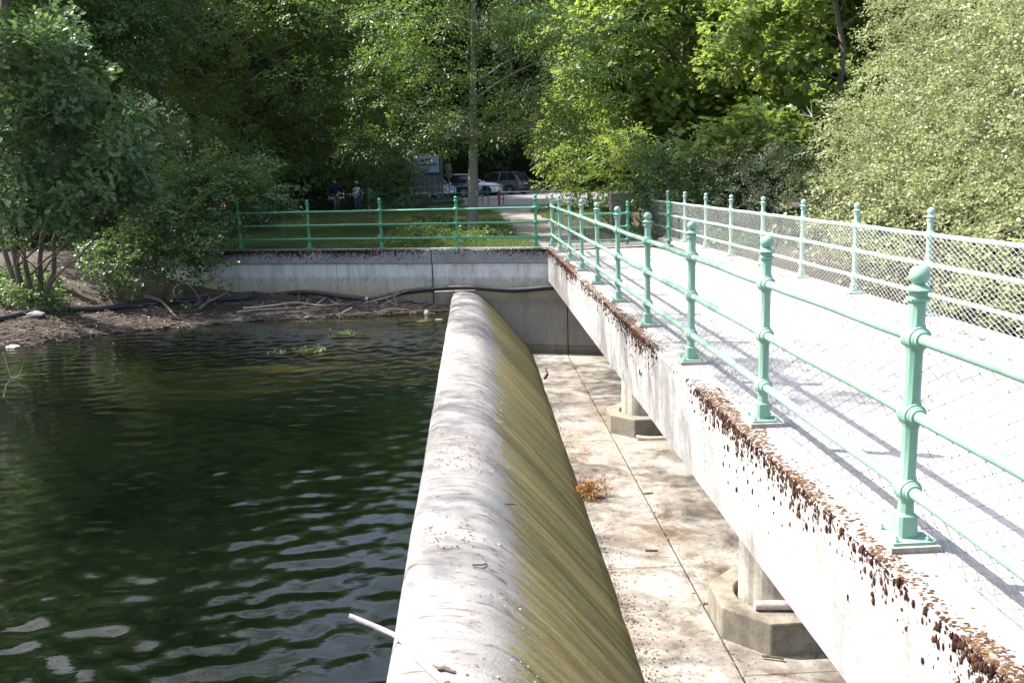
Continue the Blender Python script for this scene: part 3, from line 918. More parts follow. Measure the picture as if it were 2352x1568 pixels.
# railing over the lake side of the bridge
rl = empty('bridge_railing', (1.911, 1.70, 0)); inv = Matrix.Translation(rl.location).inverted()
tag(rl, 'mint green iron railing with ball finials on the mossy lake side beam', 'railing', 'iron railings')
ys = [-.2964 + 2.0 * n_ for n_ in range(1, 12)]
for i, y_ in enumerate(ys):
    make_post(rl, inv, pm_near, (1.911, y_, 0), 0, True, (random.uniform(-.006, .006), random.uniform(-.006, .006)))
    if i:
        for z in RAIL_Z: rail(rl, inv, (1.911, ys[i - 1] + .03, z), (1.911, y_ - .03, z), M['green'])
chain_link('wire_mesh', (1.972, 1.2, 0), (0, 1, 0), 20.5, -.035, .935, .062, .0013, M['wire'], rl, inv, .012, 1)
# railing on the far side of the bridge
rl2 = empty('bridge_railing', (5.2945, 10.05, -.076)); inv = Matrix.Translation(rl2.location).inverted()
tag(rl2, 'faded green iron railing clad in chain link on the bushy side', 'railing', 'iron railings')
ys2 = [10.05 + 2.0 * n_ for n_ in range(-3, 10)]
for i, y_ in enumerate(ys2):
    make_post(rl2, inv, pm_far, (5.2945, y_, -.062), 0, True, (random.uniform(-.006, .006), random.uniform(-.006, .006)))
    if i:
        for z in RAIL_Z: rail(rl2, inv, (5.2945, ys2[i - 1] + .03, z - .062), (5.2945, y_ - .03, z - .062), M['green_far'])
chain_link('wire_mesh', (5.228, 4.4, 0), (0, 1, 0), 23.0, -.10, .885, .060, .0019, M['wire_far'], rl2, inv, .012, 2)
# railing on the back wall
rl3 = empty('wall_railing', (float(B0[0]), float(B0[1]), 0)); inv = Matrix.Translation(rl3.location).inverted()
tag(rl3, 'dark green iron railing with ball finials on the retaining wall coping', 'railing', 'iron railings')
us = [2.0 * k for k in range(6)]
for i, u_ in enumerate(us):
    make_post(rl3, inv, pm_back, wall_pt(u_, 0, 0), WALL_ANG * -1 + math.pi / 2, False, (0, random.uniform(-.01, .01)))
    if i:
        for z in RAIL_Z: rail(rl3, inv, wall_pt(us[i - 1] + .03, 0, z), wall_pt(u_ - .03, 0, z), M['green_back'])
for z in RAIL_Z: rail(rl3, inv, wall_pt(-.30, 0, z), wall_pt(-.03, 0, z), M['green_back'])
dv = -WD
chain_link('wire_mesh', wall_pt(-.02, -.05, 0), (float(dv[0]), float(dv[1]), 0), .42, -.03, .60, .07, .0015, M['wire'], rl3, inv, .006, 3)
# barrier across the far end of the bridge and its counterpart post
br = empty('barrier_railing', (2.08, 23.0, -.3)); inv = Matrix.Translation(br.location).inverted()
tag(br, 'short green rail barrier standing across the far end of the bridge', 'barrier')
make_post(br, inv, pm_back, (4.01, 23.0, -.275), math.pi / 2, False)
make_post(br, inv, pm_back, (2.06, 23.0, -.275), math.pi / 2, False)
for z in RAIL_Z: rail(br, inv, (2.09, 23.0, z - .275), (4.06, 23.0, z - .275), M['green_back'])
gp = empty('gate_post', (4.997, 22.5, -.3)); inv = Matrix.Translation(gp.location).inverted()
tag(gp, 'single green gate post with empty rail eyes beside the chain link railing', 'post')
make_post(gp, inv, pm_back, (4.997, 22.5, -.30), math.pi / 2, False)
for z in RAIL_Z[:1]: rail(gp, inv, (5.03, 22.5, z - .29), (5.27, 22.5, z - .29), M['green_back'])

# ------------------------------------------------------------------ foliage
def leaf_tpl(kind):
    if kind == 'oval': return np.array([(0, 0, 0), (.33, .27, .07), (.72, .24, .04), (1, 0, -.06), (.72, -.24, .04), (.33, -.27, .07)]), [(0, 3, 2, 1), (0, 5, 4, 3)]
    if kind == 'round': return np.array([(0, 0, 0), (.22, .36, .06), (.72, .40, .05), (1, 0, -.05), (.72, -.40, .05), (.22, -.36, .06)]), [(0, 3, 2, 1), (0, 5, 4, 3)]
    if kind == 'lance': return np.array([(0, 0, 0), (.35, .13, .05), (1, 0, -.14), (.35, -.13, .05)]), [(0, 2, 1), (0, 3, 2)]
    if kind == 'card': return np.array([(0, 0, 0), (.5, .33, .07), (1, 0, -.05), (.5, -.33, .07)]), [(0, 2, 1), (0, 3, 2)]
    if kind == 'maple':
        a = [(0, 0), (.05, .60), (.40, .27), (.62, .55), (1.0, 0), (.62, -.55), (.40, -.27), (.05, -.60)]
        return np.array([(x, y, .16 * abs(y) - .10 * x * x) for x, y in a]), [tuple(range(8))]
    if kind == 'oak':
        a = [(0, 0), (.34, .29), (.46, .13), (.74, .34), (1, 0), (.74, -.34), (.46, -.13), (.34, -.29)]
        return np.array([(x, y, .18 * abs(y) - .10 * x * x) for x, y in a]), [(0, 4, 3, 2, 1), (0, 7, 6, 5, 4)]
def norm(v): return v / np.maximum(1e-9, np.linalg.norm(v, axis=-1, keepdims=True))
def frames(x, z):
    x = norm(x); y = norm(np.cross(z, x)); z = np.cross(x, y)
    return np.stack([x, y, z], -1)
def spray_tpl(kind, n, leaf, r, mode='flat'):
    """a twig of unit length along +x with n leaves; leaf = leaf length relative to the twig"""
    LVt, LFt = leaf_tpl(kind)
    if mode == 'flat':
        t = (np.arange(n) + r.uniform(0, 1, n)) / n
        br = r.integers(0, 3, n)
        side = np.where(np.arange(n) % 2 == 0, 1, -1)
        base = np.stack([t, np.zeros(n), -.18 * t ** 2], -1)
        lat = np.where(br == 0, 0.0, r.uniform(.08, .42, n) * (1.1 - .7 * t))
        base[:, 1] += side * lat; base[:, 0] += lat * .7; base[:, 2] += r.normal(0, .05, n) - .25 * lat ** 2
        d = np.stack([r.uniform(.5, 1.0, n), side * r.uniform(.25, .9, n), r.normal(-.18, .22, n)], -1)
        up = np.stack([r.normal(0, .34, n), r.normal(0, .34, n), np.ones(n)], -1)
    elif mode == 'rosette':
        th = r.uniform(0, 2 * np.pi, n)
        rad = r.uniform(0, .55, n)
        base = np.stack([.45 + rad * np.cos(th), rad * np.sin(th), r.normal(0, .10, n) - .3 * rad ** 2], -1)
        d = np.stack([np.cos(th) + .3, np.sin(th), r.normal(-.25, .25, n)], -1)
        up = np.stack([r.normal(0, .38, n), r.normal(0, .38, n), np.ones(n)], -1)
    else:  # hanging
        t = (np.arange(n) + r.uniform(0, 1, n)) / n
        side = np.where(np.arange(n) % 2 == 0, 1, -1)
        base = np.stack([t, side * r.uniform(0, .16, n), r.normal(0, .07, n)], -1)
        d = np.stack([r.uniform(.2, .9, n), side * r.uniform(.4, 1, n), r.normal(-.1, .4, n)], -1)
        up = r.normal(0, .6, (n, 3)) + np.array([0, 0, 1.0])
    Rm = frames(d, up)
    s = leaf * r.uniform(.72, 1.2, n)
    V = np.einsum('nij,vj->nvi', Rm, LVt) * s[:, None, None] + base[:, None, :]
    return V.reshape(-1, 3), len(LVt), LFt
def foliage(name, P, axis, up, scale, mat, kind, nleaf, leaf, parent, r, mode='flat', variants=5, twig=True):
    """leafy twigs at P growing along axis; scale = twig length in metres; leaf = leaf length in metres"""
    Rm = frames(np.asarray(axis), np.asarray(up))
    sc = np.broadcast_to(np.asarray(scale, float), (len(P),))
    which = r.integers(0, variants, len(P))
    out = []
    for v in range(variants):
        sel = which == v
        if not sel.any(): continue
        msc = float(np.mean(sc))
        T, nv, F = spray_tpl(kind, nleaf, leaf / msc, r, mode)
        out.append((np.einsum('nij,vj->nvi', Rm[sel], T) * sc[sel][:, None, None] + np.asarray(P)[sel][:, None, :]).reshape(-1, 3))
    V = np.concatenate(out)
    o = link(name, np_mesh(name, V, nv, F, mat), parent)
    o['kind'] = 'stuff'
    return o
def lobe_points(lobes, dens, r, inner=.5, up_bias=.25, droop=.25):
    """lobes: rows (x,y,z,rx,ry,rz); points through the outer shell of each with a growing direction and an up vector"""
    Ps, As, Us = [], [], []
    for L in lobes:
        x, y, z, rx, ry, rz = L
        n = max(3, int(dens * 4.2 * ((rx * ry) ** 1.6 + (rx * rz) ** 1.6 + (ry * rz) ** 1.6) ** (1 / 1.6)))
        v = norm(r.normal(0, 1, (n, 3)))
        v[:, 2] = np.where((v[:, 2] < -.3) & (r.uniform(0, 1, n) < .5), -v[:, 2], v[:, 2])
        rad = r.uniform(inner, 1.0, n) ** .7
        Ps.append(np.array([x, y, z]) + v * rad[:, None] * np.array([rx, ry, rz]) * (1 + .25 * r.normal(0, 1, (n, 1)) * .5))
        a = norm(v * np.array([1, 1, .55]) + r.normal(0, .45, (n, 3)) + np.array([0, 0, -droop]))
        As.append(a)
        Us.append(norm(np.array([0, 0, 1.0]) + v * .55 + r.normal(0, .25, (n, 3))))
    return np.concatenate(Ps), np.concatenate(As), np.concatenate(Us)
def limbs(mb, start_fn, targets, r0, r, sag=.15, sides=6):
    for tg in targets:
        tg = np.array(tg[:3], float)
        st, rr = start_fn(tg)
        st = np.array(st, float)
        L = np.linalg.norm(tg - st)
        mid = (st + tg) / 2 + np.array([0, 0, -sag * L * .3 + .1 * L]) + r.normal(0, .06 * L, 3)
        pts = []
        for f in np.linspace(0, 1, 7):
            p = (1 - f) ** 2 * st + 2 * f * (1 - f) * mid + f * f * tg + r.normal(0, .012 * L, 3) * (0 < f < 1)
            pts.append(p)
        rad = [max(.006, rr * (1 - .85 * f)) for f in np.linspace(0, 1, 7)]
        mb.tube(pts, rad, sides, False)
        for q in range(2):
            i = r.integers(2, 6); e = np.array(pts[i]) + norm(r.normal(0, 1, 3) + (tg - st) / max(L, .1) * .8) * L * r.uniform(.18, .35)
            m = (np.array(pts[i]) + e) / 2 + r.normal(0, .03 * L, 3)
            mb.tube([pts[i], m, e], [rad[i] * .6, rad[i] * .4, .005], 5, False)
TREES = []
def tree(name, label, cat, base, trunk_pts, trunk_r, lobes, leafmat_, kind, nleaf, leaf, twig_len, dens, bark, seed, mode='flat', droop=.25, nlimb=16, inner=.45, group=None, stems=None, tsides=12, jmin=4):
    r = np.random.default_rng(seed)
    root = empty(name, tuple(base))
    tag(root, label, cat, group)
    inv = Matrix.Translation(root.location).inverted()
    mb = MB()
    all_tr = stems if stems else [trunk_pts]
    for tp in all_tr:
        n = len(tp)
        mb.tube(tp, [trunk_r * (1.25 if i == 0 else 1) * (1 - .8 * (i / (n - 1)) ** 1.2) for i in range(n)], tsides, False)
    def start(tg):
        tp = all_tr[r.integers(0, len(all_tr))]
        tp = np.array(tp, float)
        k = np.linspace(0, 1, 40)
        q = np.stack([np.interp(k * (len(tp) - 1), range(len(tp)), tp[:, i]) for i in range(3)], -1)
        hd = np.linalg.norm(q[:, :2] - tg[:2], axis=1)
        want = tg[2] - .45 * hd
        ok = np.abs(q[:, 2] - want) + .1 * hd
        j = int(np.argmin(ok)); j = max(j, jmin)
        return q[j], trunk_r * (1 - .8 * (j / 39) ** 1.2) * .42
    lob = list(lobes)
    pick = r.permutation(len(lob))[:nlimb]
    limbs(mb, start, [lob[i] for i in pick], trunk_r * .4, r)
    o = mb.build('trunk', bark, root, True, 60); o.matrix_parent_inverse = inv
    P, A, U = lobe_points(lob, dens, r, inner, .25, droop)
    o = foliage('crown', P, A, U, twig_len * r.uniform(.75, 1.25, len(P)), leafmat_, kind, nleaf, leaf, root, r, mode)
    o.matrix_parent_inverse = inv
    TREES.append(root)
    return root
def copy_tree(src, loc, rz, scale, label, group=None):
    c = src.copy(); C.objects.link(c); c.location = loc; c.rotation_euler = (0, 0, rz); c.scale = (scale,) * 3
    c['label'] = label
    if group: c['group'] = group
    for ch in src.children:
        d = ch.copy(); C.objects.link(d); d.parent = c; d.matrix_parent_inverse = ch.matrix_parent_inverse.copy()
    return c
def shrub(name, label, cat, base, lobes, leafmat_, kind, nleaf, leaf, twig_len, dens, bark, seed, mode='flat', droop=.1, inner=.35, nst=7, sr=.02, group=None):
    r = np.random.default_rng(seed)
    root = empty(name, tuple(base)); tag(root, label, cat, group)
    inv = Matrix.Translation(root.location).inverted()
    mb = MB()
    b = np.array(base, float)
    pick = r.permutation(len(lobes))[:nst]
    for i in pick:
        tg = np.array(lobes[i][:3]); st = b + np.array([r.normal(0, .25), r.normal(0, .25), -.05])
        m1 = st + (tg - st) * .5 + np.array([0, 0, .18 * np.linalg.norm(tg - st)]) + r.normal(0, .08, 3)
        pts = [(1 - f) ** 2 * st + 2 * f * (1 - f) * m1 + f * f * tg for f in np.linspace(0, 1, 6)]
        mb.tube(pts, [sr * (1 - .75 * f) for f in np.linspace(0, 1, 6)], 6, False)
        for q in range(4):
            j = r.integers(2, 6); e = pts[j] + norm(r.normal(0, 1, 3) + np.array([0, 0, .4])) * r.uniform(.3, .8)
            mb.tube([pts[j], (pts[j] + e) / 2 + r.normal(0, .05, 3), e], [sr * .4, sr * .3, .003], 5, False)
    o = mb.build('stems', bark, root, True, 60); o.matrix_parent_inverse = inv
    P, A, U = lobe_points(lobes, dens, r, inner, .25, droop)
    o = foliage('foliage', P, A, U, twig_len * r.uniform(.7, 1.3, len(P)), leafmat_, kind, nleaf, leaf, root, r, mode)
    o.matrix_parent_inverse = inv
    return root
def L(px, py, Y, rx, ry=None, rz=None):
    p = at(px, py, Y)
    return (p[0], p[1], p[2], rx, ry or rx, rz or rx * .8)
def rand_lobes(c, rad, n, rmin, rmax, r, flat=.75, shell=.35):
    out = []
    for _ in range(n):
        v = norm(r.normal(0, 1, 3)); q = r.uniform(shell, 1) ** .6
        rr = r.uniform(rmin, rmax)
        out.append((c[0] + v[0] * rad[0] * q, c[1] + v[1] * rad[1] * q, c[2] + v[2] * rad[2] * q, rr, rr, rr * flat))
    return out
def bent(base, top, r, n=7, wob=.12):
    b, t = np.array(base, float), np.array(top, float)
    return [b + (t - b) * f + (r.normal(0, wob, 3) * np.array([1, 1, 0]) if 0 < f < 1 else 0) for f in np.linspace(0, 1, n)]
rt = np.random.default_rng(77)

# --- the slim tree beside the path, in front of the parking place
lob = [L(*q) for q in [(850, 335, 27.8, .85, .8, .45), (930, 310, 27.2, .85, .8, .45), (1010, 318, 26.6, .6, .6, .35), (880, 235, 27.8, .9, .8, .5), (970, 250, 27, .9, .8, .5), (1050, 285, 26.4, .8, .7, .42), (1135, 292, 26.3, .8, .8, .4), (1215, 300, 26.8, .8, .8, .4), (1290, 322, 27.5, .6, .7, .36), (1345, 300, 28, .8, .7, .45), (1180, 235, 26.5, .9, .8, .5), (1270, 240, 27, .9, .8, .5), (1355, 235, 27.8, .9, .8, .5), (1000, 160, 27, .9, .9, .5), (1110, 190, 26.2, .8, .8, .45), (1300, 165, 27.2, .9, .9, .5), (1390, 160, 28, .9, .9, .5), (920, 130, 27.6, .9, .9, .5), (845, 165, 28.2, .9, .8, .5), (1000, 55, 27, 1., 1., .55), (1090, 50, 26.2, .9, .9, .55), (1200, 70, 26.4, 1., 1., .55), (1300, 75, 27.2, 1., 1., .55), (1400, 70, 28, 1., 1., .55), (900, 45, 27.6, 1., 1., .55)]]
lob += rand_lobes((0.4, 27.6, 9.3), (4.2, 4.0, 2.8), 18, .8, 1.15, rt, .6)
tr = [(-.02, 27.65, -.15), (-.03, 27.64, .6), (0.02, 27.63, 1.5), (.06, 27.62, 2.6), (.10, 27.6, 3.8), (.16, 27.6, 5.2), (.25, 27.6, 7.5), (.3, 27.6, 10.5)]
main_tree = tree('hornbeam_tree', 'slim grey barked tree with layered foliage beside the gravel path', 'tree', (-.02, 27.65, -.1), tr, .178, lob, M['leaf_beech'], 'oval', 22, .085, .62, 13, M['bark_grey'], 31, 'flat', .18, 26, .25, jmin=18)

# --- the oak leaning over the shore
lob = [L(*q) for q in [(50, 150, 19.8, 1.1), (160, 120, 20.2, .9), (235, 190, 19.7, .85), (290, 265, 19.2, .65), (130, 260, 18.8, 1.1), (240, 310, 18.6, .85), (315, 365, 18.6, .45), (50, 380, 18.7, 1.1), (165, 420, 18.6, .9), (285, 440, 18.7, .55), (30, 520, 19.2, .7), (120, 500, 19.2, .7), (250, 500, 19.4, .5), (325, 320, 18.8, .45), (340, 400, 18.9, .35), (0, 270, 18.8, 1.0)]]
lob = []
while len(lob) < 74:
    px, py = rt.uniform(-30, 365), rt.uniform(55, 560)
    edge = np.interp(py, [55, 130, 200, 260, 320, 370, 420, 480, 530, 560], [120, 250, 285, 320, 335, 362, 340, 335, 270, 250])
    if px > edge - 15 or (py > 480 and rt.uniform() < .5): continue
    rr = rt.uniform(.26, .52)
    lob.append(L(px, py, rt.uniform(17.9, 20.3) - .4 * (py > 250), rr, rr, rr * .62))
lob += rand_lobes((-11.6, 19.6, 7.0), (1.8, 2.0, 1.6), 9, .6, .8, rt, .7)
b0 = (-10.35, 20.8, float(height(-10.35, 20.8)))
st = [bent((b0[0] + dx, b0[1] + dy, b0[2] - .1), (b0[0] + tx, b0[1] + ty, zt), rt, 6, .07) for dx, dy, tx, ty, zt in ((0, 0, .5, -1.2, 5.0), (.15, .1, 1.3, -1.0, 4.0), (-.2, 0, -.8, -.6, 7.5), (-.35, .15, -1.6, .3, 6.5), (.28, -.1, 1.9, -.8, 2.8))]
tree('oak_tree', 'many stemmed young oak with lobed leaves leaning over the shore', 'tree', b0, None, .06, lob, M['leaf_oak'], 'oak', 13, .14, .40, 21, M['bark'], 5, 'rosette', -.45, 34, .2, stems=st, tsides=8)

# --- alder or hazel hanging over the wall end, round leaves
lob = [L(*q) for q in [(430, 440, 23.6, .55), (500, 400, 24.4, .6), (570, 425, 24.2, .5), (630, 450, 24.2, .42), (660, 480, 24.0, .25, .25, .2), (380, 510, 22.9, .6), (300, 560, 22.4, .55), (455, 560, 22.2, .35, .35, .45), (425, 610, 21.9, .25, .25, .4), (500, 630, 21.8, .16, .16, .2), (360, 590, 21.9, .4), (320, 640, 21.6, .35), (240, 590, 21.9, .5), (560, 480, 23.3, .3), (520, 520, 22.8, .3), (440, 500, 22.6, .4), (400, 420, 24, .6), (345, 470, 22.6, .5), (415, 660, 21.6, .1, .1, .18), (435, 690, 21.5, .08, .08, .1), (480, 460, 23.4, .5), (600, 455, 23.8, .42), (330, 525, 22.6, .5), (405, 565, 22.2, .42), (480, 595, 22, .22, .22, .3), (540, 440, 24, .5), (440, 395, 24.6, .6), (270, 610, 21.6, .4), (590, 395, 25, .5)]]
b1 = (-9.3, 24.6, -.15)
st = [bent((b1[0] + dx, b1[1] + dy, b1[2] - .1), (b1[0] + tx, b1[1] + ty, zt), rt, 6, .08) for dx, dy, tx, ty, zt in ((0, 0, 1.2, -1.0, 2.6), (.2, 0, 2.4, -.8, 1.9), (-.2, .1, -.4, -1.6, 2.2), (.1, -.1, 1.5, -2.2, .9))]
tree('alder_tree', 'round leaved alder drooping over the end of the retaining wall', 'tree', b1, None, .045, lob, M['leaf_alder'], 'round', 15, .078, .42, 30, M['bark_dark'], 8, 'flat', .35, 18, .3, stems=st, tsides=8)

# --- beech behind with long low branches in front of the walkers
lob = [L(*q) for q in [(520, 370, 27, .7), (600, 375, 28.5, .7, .7, .4), (690, 374, 30, .75, .7, .25), (770, 368, 31, .7, .6, .22), (850, 375, 31.5, .75, .7, .45), (910, 390, 31.5, .6, .5, .45), (850, 425, 31.2, .55, .5, .45), (895, 440, 31.0, .55, .5, .5), (808, 430, 30.8, .14, .14, .35), (620, 430, 29, .5, .5, .35), (930, 360, 32, .5), (445, 330, 26.5, .8), (560, 320, 28, .8), (680, 330, 30.5, .8, .8, .5), (790, 320, 32, .8, .8, .5), (870, 320, 33, .8, .8, .5)]]
lob += rand_lobes((-6.6, 31.5, 5.6), (4.6, 3.0, 3.4), 44, .8, 1.3, rt, .65)
tr = bent((-8.6, 31.5, -.1), (-7.0, 31.5, 8.6), rt, 8, .12)
beech = tree('beech_tree', 'broad dark beech with low sweeping branches behind the railing', 'tree', (-8.6, 31.5, -.1), tr, .24, lob, M['leaf_beech'], 'card', 18, .10, .6, 10.5, M['bark_dark'], 14, 'flat', .3, 30, .3, jmin=14)

# --- tall broadleaf above the oak, upper left of the view
lob = rand_lobes((-12.4, 27.5, 7.8), (4.4, 3.0, 4.8), 52, .9, 1.4, rt, .7)
tr = bent((-12.4, 28, -.2), (-11.8, 27, 11.8), rt, 8, .12)
lime = tree('lime_tree', 'tall sun flecked broadleaf tree rising behind the shoreline oak', 'tree', (-12.4, 28, -.2), tr, .22, lob, M['leaf_alder'], 'card', 18, .125, .62, 10, M['bark_dark'], 15, 'flat', .25, 24, .3)

# --- wood behind: four individual models, then copies
def wood_tree(seed, hgt, rad, matk, kind='card', leaf=.15, dens=8.5, n=52, low=.28):
    r = np.random.default_rng(seed)
    lobes = []
    for _ in range(n):
        v = norm(r.normal(0, 1, 3)); q = r.uniform(.4, 1) ** .6
        z = hgt * (low + (1 - low) * .5) + v[2] * q * hgt * (1 - low) * .5
        ff = 1.0 - .35 * max(0, (z / hgt - .6)) / .4
        rr = r.uniform(.9, 1.5)
        lobes.append((v[0] * rad * q * ff, v[1] * rad * q * ff, z, rr, rr, rr * .7))
    tp = bent((0, 0, -.2), (r.normal(0, .4), r.normal(0, .4), hgt * .88), r, 8, .15)
    return lobes, tp
woods = []
specs = [('forest_tree', 'dark forest tree rising behind the walkers', (-9.5, 47.0), 19, 5.0, 'leaf_wood', 101), ('forest_tree', 'tall forest tree left of the sign board', (-12.0, 60.0), 20, 5.4, 'leaf_wood', 102), ('maple_tree', 'sunlit maple with large lobed leaves behind the bushes', (8.2, 35.5), 12.5, 4.4, 'leaf_maple', 103), ('maple_tree', 'dense maple standing behind the elder bush', (13.2, 33.5), 13.5, 4.6, 'leaf_maple', 104)]
for nm, lb, (x, y), hh, rd, mk, sd in specs:
    lobes, tp = wood_tree(sd, hh, rd, mk, low=.12 if nm == 'maple_tree' else .2, n=56)
    z = float(height(x, y))
    lobes = [(a + x, b + y, c + z, d, e, f) for a, b, c, d, e, f in lobes]
    tp = [np.array(p) + np.array([x, y, z]) for p in tp]
    if nm == 'maple_tree': woods.append(tree(nm, lb, 'tree', (x, y, z), tp, .17, lobes, M[mk], 'maple', 9, .20, .6, 7.5, M['bark'], sd, 'rosette', .15, 24, .4))
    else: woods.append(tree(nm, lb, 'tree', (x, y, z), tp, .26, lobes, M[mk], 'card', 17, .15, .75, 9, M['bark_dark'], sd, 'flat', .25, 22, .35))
cp = [(0, -16.5, 38, .4, 1.25, 'dark forest tree left of the broad beech'), (1, -14, 52, 1.3, 1.2, 'dark forest tree beyond the lime on the wooded slope'), (0, -21, 50, 2.1, 1.2, 'forest tree far up the left slope'), (1, -25, 38, 2.9, 1.1, 'forest tree at the left edge of the wood'), (0, -16.5, 64, 3.6, 1.25, 'tall forest tree far left of the parking place'), (1, 2.0, 81, 4.1, 1.0, 'dark forest tree directly behind the parked cars'), (0, 7.5, 72, 5.0, 1.05, 'dark forest tree behind the black car'), (1, -3.5, 80, 5.5, 1.25, 'dark forest tree behind the estate car'), (0, 12.5, 62, .9, 1.1, 'dark forest tree right of the parking place'), (1, 19, 55, 1.9, 1.05, 'dark forest tree behind the maples on the right'), (0, 18, 42, 2.7, 1.05, 'shaded tree filling the gap behind the hazel thicket'), (1, 25, 38, 3.3, 1.0, 'shaded tree at the right edge of the wood'), (0, -7.5, 78, 4.4, 1.25, 'tall forest tree standing behind the silver car'), (1, 9.5, 50, .2, .95, 'forest tree rising behind the sunlit maple'), (0, -14.5, 66, 2.0, 1.1, 'forest tree shading the back of the parking place'), (1, -11.5, 72, .7, 1.15, 'tall forest tree beyond the back row of cars'), (0, -9.8, 54.5, 5.6, 1.1, 'forest tree between the walkers and the notice stand'), (1, -18, 58, 1.1, 1.2, 'forest tree deep in the wood on the left')]
for k, x, y, rz, s, lb in cp:
    copy_tree(woods[k], (x, y, float(height(x, y)) - .1), rz, s, lb, 'trees of the surrounding wood')
for t_ in woods[:2]: t_['group'] = 'trees of the surrounding wood'
copy_tree(woods[2], (5.6, 41.5, float(height(5.6, 41.5))), 2.2, .6, 'lighter maple between the parking place and the sunlit maple')
copy_tree(woods[3], (11.2, 27.5, -.2), 1.2, .78, 'smaller maple just behind the thorn bush')
# --- dense understorey closing the view under the crowns: one model, then copies
r = np.random.default_rng(131)
lob = [(r.uniform(-2.6, 2.6), r.uniform(-1.2, 1.2), r.uniform(.4, 2.6), .8, .8, .65) for _ in range(24)]
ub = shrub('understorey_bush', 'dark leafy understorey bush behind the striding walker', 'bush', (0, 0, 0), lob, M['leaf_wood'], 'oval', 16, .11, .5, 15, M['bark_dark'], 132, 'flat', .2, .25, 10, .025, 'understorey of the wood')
ub.location = (-8.2, 47.2, float(height(-8.2, 47.2)))
for x, y, rz, s, lb in [(-13.2, 43, .5, 1.1, 'dark understorey bush left of the walkers'), (-12.5, 36.5, 1.4, .95, 'understorey bush between the lime and the forest'), (-17.5, 33, 2.2, 1.2, 'understorey bush on the left slope behind the oak'), (-15.2, 28.5, .3, 1.0, 'understorey bush at the foot of the lime'), (-6.3, 52.5, 2.9, 1.0, 'understorey bush left of the notice stand'), (-11.5, 53, 1.0, 1.3, 'tall understorey bush deep in the wood behind the walkers'), (-4.6, 69.5, .1, 1.5, 'understorey bush behind the silver car'), (1.2, 73.5, .2, 1.5, 'understorey bush behind the white saloon'), (6.8, 79, .3, 1.6, 'understorey bush beyond the black car'), (-10.5, 76, .1, 1.8, 'tall understorey bush far behind the notice stand'), (10.5, 70, 1.2, 1.6, 'understorey bush at the far right of the parking place'), (8.6, 43, 1.9, 1.1, 'understorey bush right of the boom barrier'), (9.8, 31, .6, 1.0, 'understorey bush behind the elder'), (14, 27, 2.4, 1.2, 'understorey bush in the dark gap behind the hazel'), (12.5, 22.5, 1.1, 1.2, 'understorey bush behind the hawthorn'), (16, 18, .4, 1.4, 'understorey bush on the right bank beyond the hazel'), (-20, 40, .9, 1.5, 'understorey bush at the left edge of the wood')]:
    copy_tree(ub, (x, y, float(height(x, y)) - .05), rz, s, lb, 'understorey of the wood')
# --- wooded hillside far behind
r = np.random.default_rng(55)
lobes = []
for x in np.arange(-75, 80, 5.0):
    for y in (92, 104, 118):
        xx, yy = x + r.uniform(-2, 2), y + r.uniform(-3, 3)
        h0 = float(height(xx, yy)); hh = r.uniform(11, 17)
        for q in range(5):
            rr = r.uniform(2.6, 3.8)
            lobes.append((xx + r.uniform(-2, 2), yy + r.uniform(-2, 2), h0 + 1.5 + hh * q / 4, rr, rr, rr * .8))
P, A, U = lobe_points(lobes, .14, r, .5, .25, .2)
o = foliage('distant_forest', P, A, U, 1.9 * r.uniform(.7, 1.3, len(P)), M['leaf_wood'], 'card', 14, .85, None, r)
tag(o, 'dark wooded hillside closing the view behind the parking place', kind='stuff')

# --- right hand side
lob = [L(*q) for q in [(1275, 375, 29.5, .45), (1330, 345, 30, .55), (1390, 370, 29.5, .6), (1445, 355, 29.8, .6), (1320, 405, 29, .55), (1385, 425, 28.6, .6), (1455, 415, 28.8, .55), (1300, 445, 28.8, .4), (1350, 455, 28.5, .45), (1420, 465, 28.2, .5), (1480, 460, 28.4, .4), (1265, 420, 29.4, .3), (1440, 320, 30.5, .6), (1370, 320, 31, .55), (1405, 485, 28, .35)]]
shrub('dogwood_bush', 'bright leafed bush spilling over the path end by the concrete pillar', 'bush', (4.9, 29.5, -.1), lob, M['leaf_maple'], 'oval', 15, .10, .45, 17, M['bark'], 61, 'flat', .15)
lob = [L(*q) for q in [(1500, 350, 26.6, .55), (1560, 355, 26.4, .55), (1620, 375, 26, .5), (1500, 410, 26.2, .5), (1560, 420, 25.8, .5), (1620, 430, 25.4, .5), (1520, 465, 25.6, .35), (1585, 470, 25.2, .35), (1460, 440, 26.6, .35), (1655, 450, 25, .35), (1540, 500, 25.2, .35), (1620, 495, 25, .3)]]
shrub('elder_bush', 'elder bush with long narrow drooping leaves behind the gate post', 'bush', (6.3, 26.6, -.3), lob, M['leaf_elder'], 'lance', 22, .15, .5, 20, M['bark'], 62, 'rosette', .45)
lob = [L(*q) for q in [(1640, 320, 24.8, .45), (1700, 290, 24.6, .5), (1760, 275, 24.4, .5), (1820, 295, 24.4, .42), (1690, 345, 24.4, .45), (1770, 330, 24.2, .5), (1590, 345, 25.2, .35), (1830, 340, 24.2, .35)]]
shrub('maple_sapling', 'young maple with bright lobed leaves above the thorn bush', 'sapling', (7.9, 25, -.6), lob, M['leaf_maple'], 'maple', 9, .16, .45, 17, M['bark'], 63, 'rosette', .1)
lob = [L(*q) for q in [(1680, 390, 22.8, .5), (1750, 370, 22.6, .5), (1820, 380, 22.2, .5), (1870, 420, 21.5, .5), (1700, 440, 22.2, .5), (1780, 440, 21.8, .55), (1850, 470, 20.8, .5), (1920, 480, 19.6, .5), (1720, 490, 21.8, .4), (1800, 500, 21, .45), (1770, 320, 23, .35), (1900, 430, 20.6, .45)]]
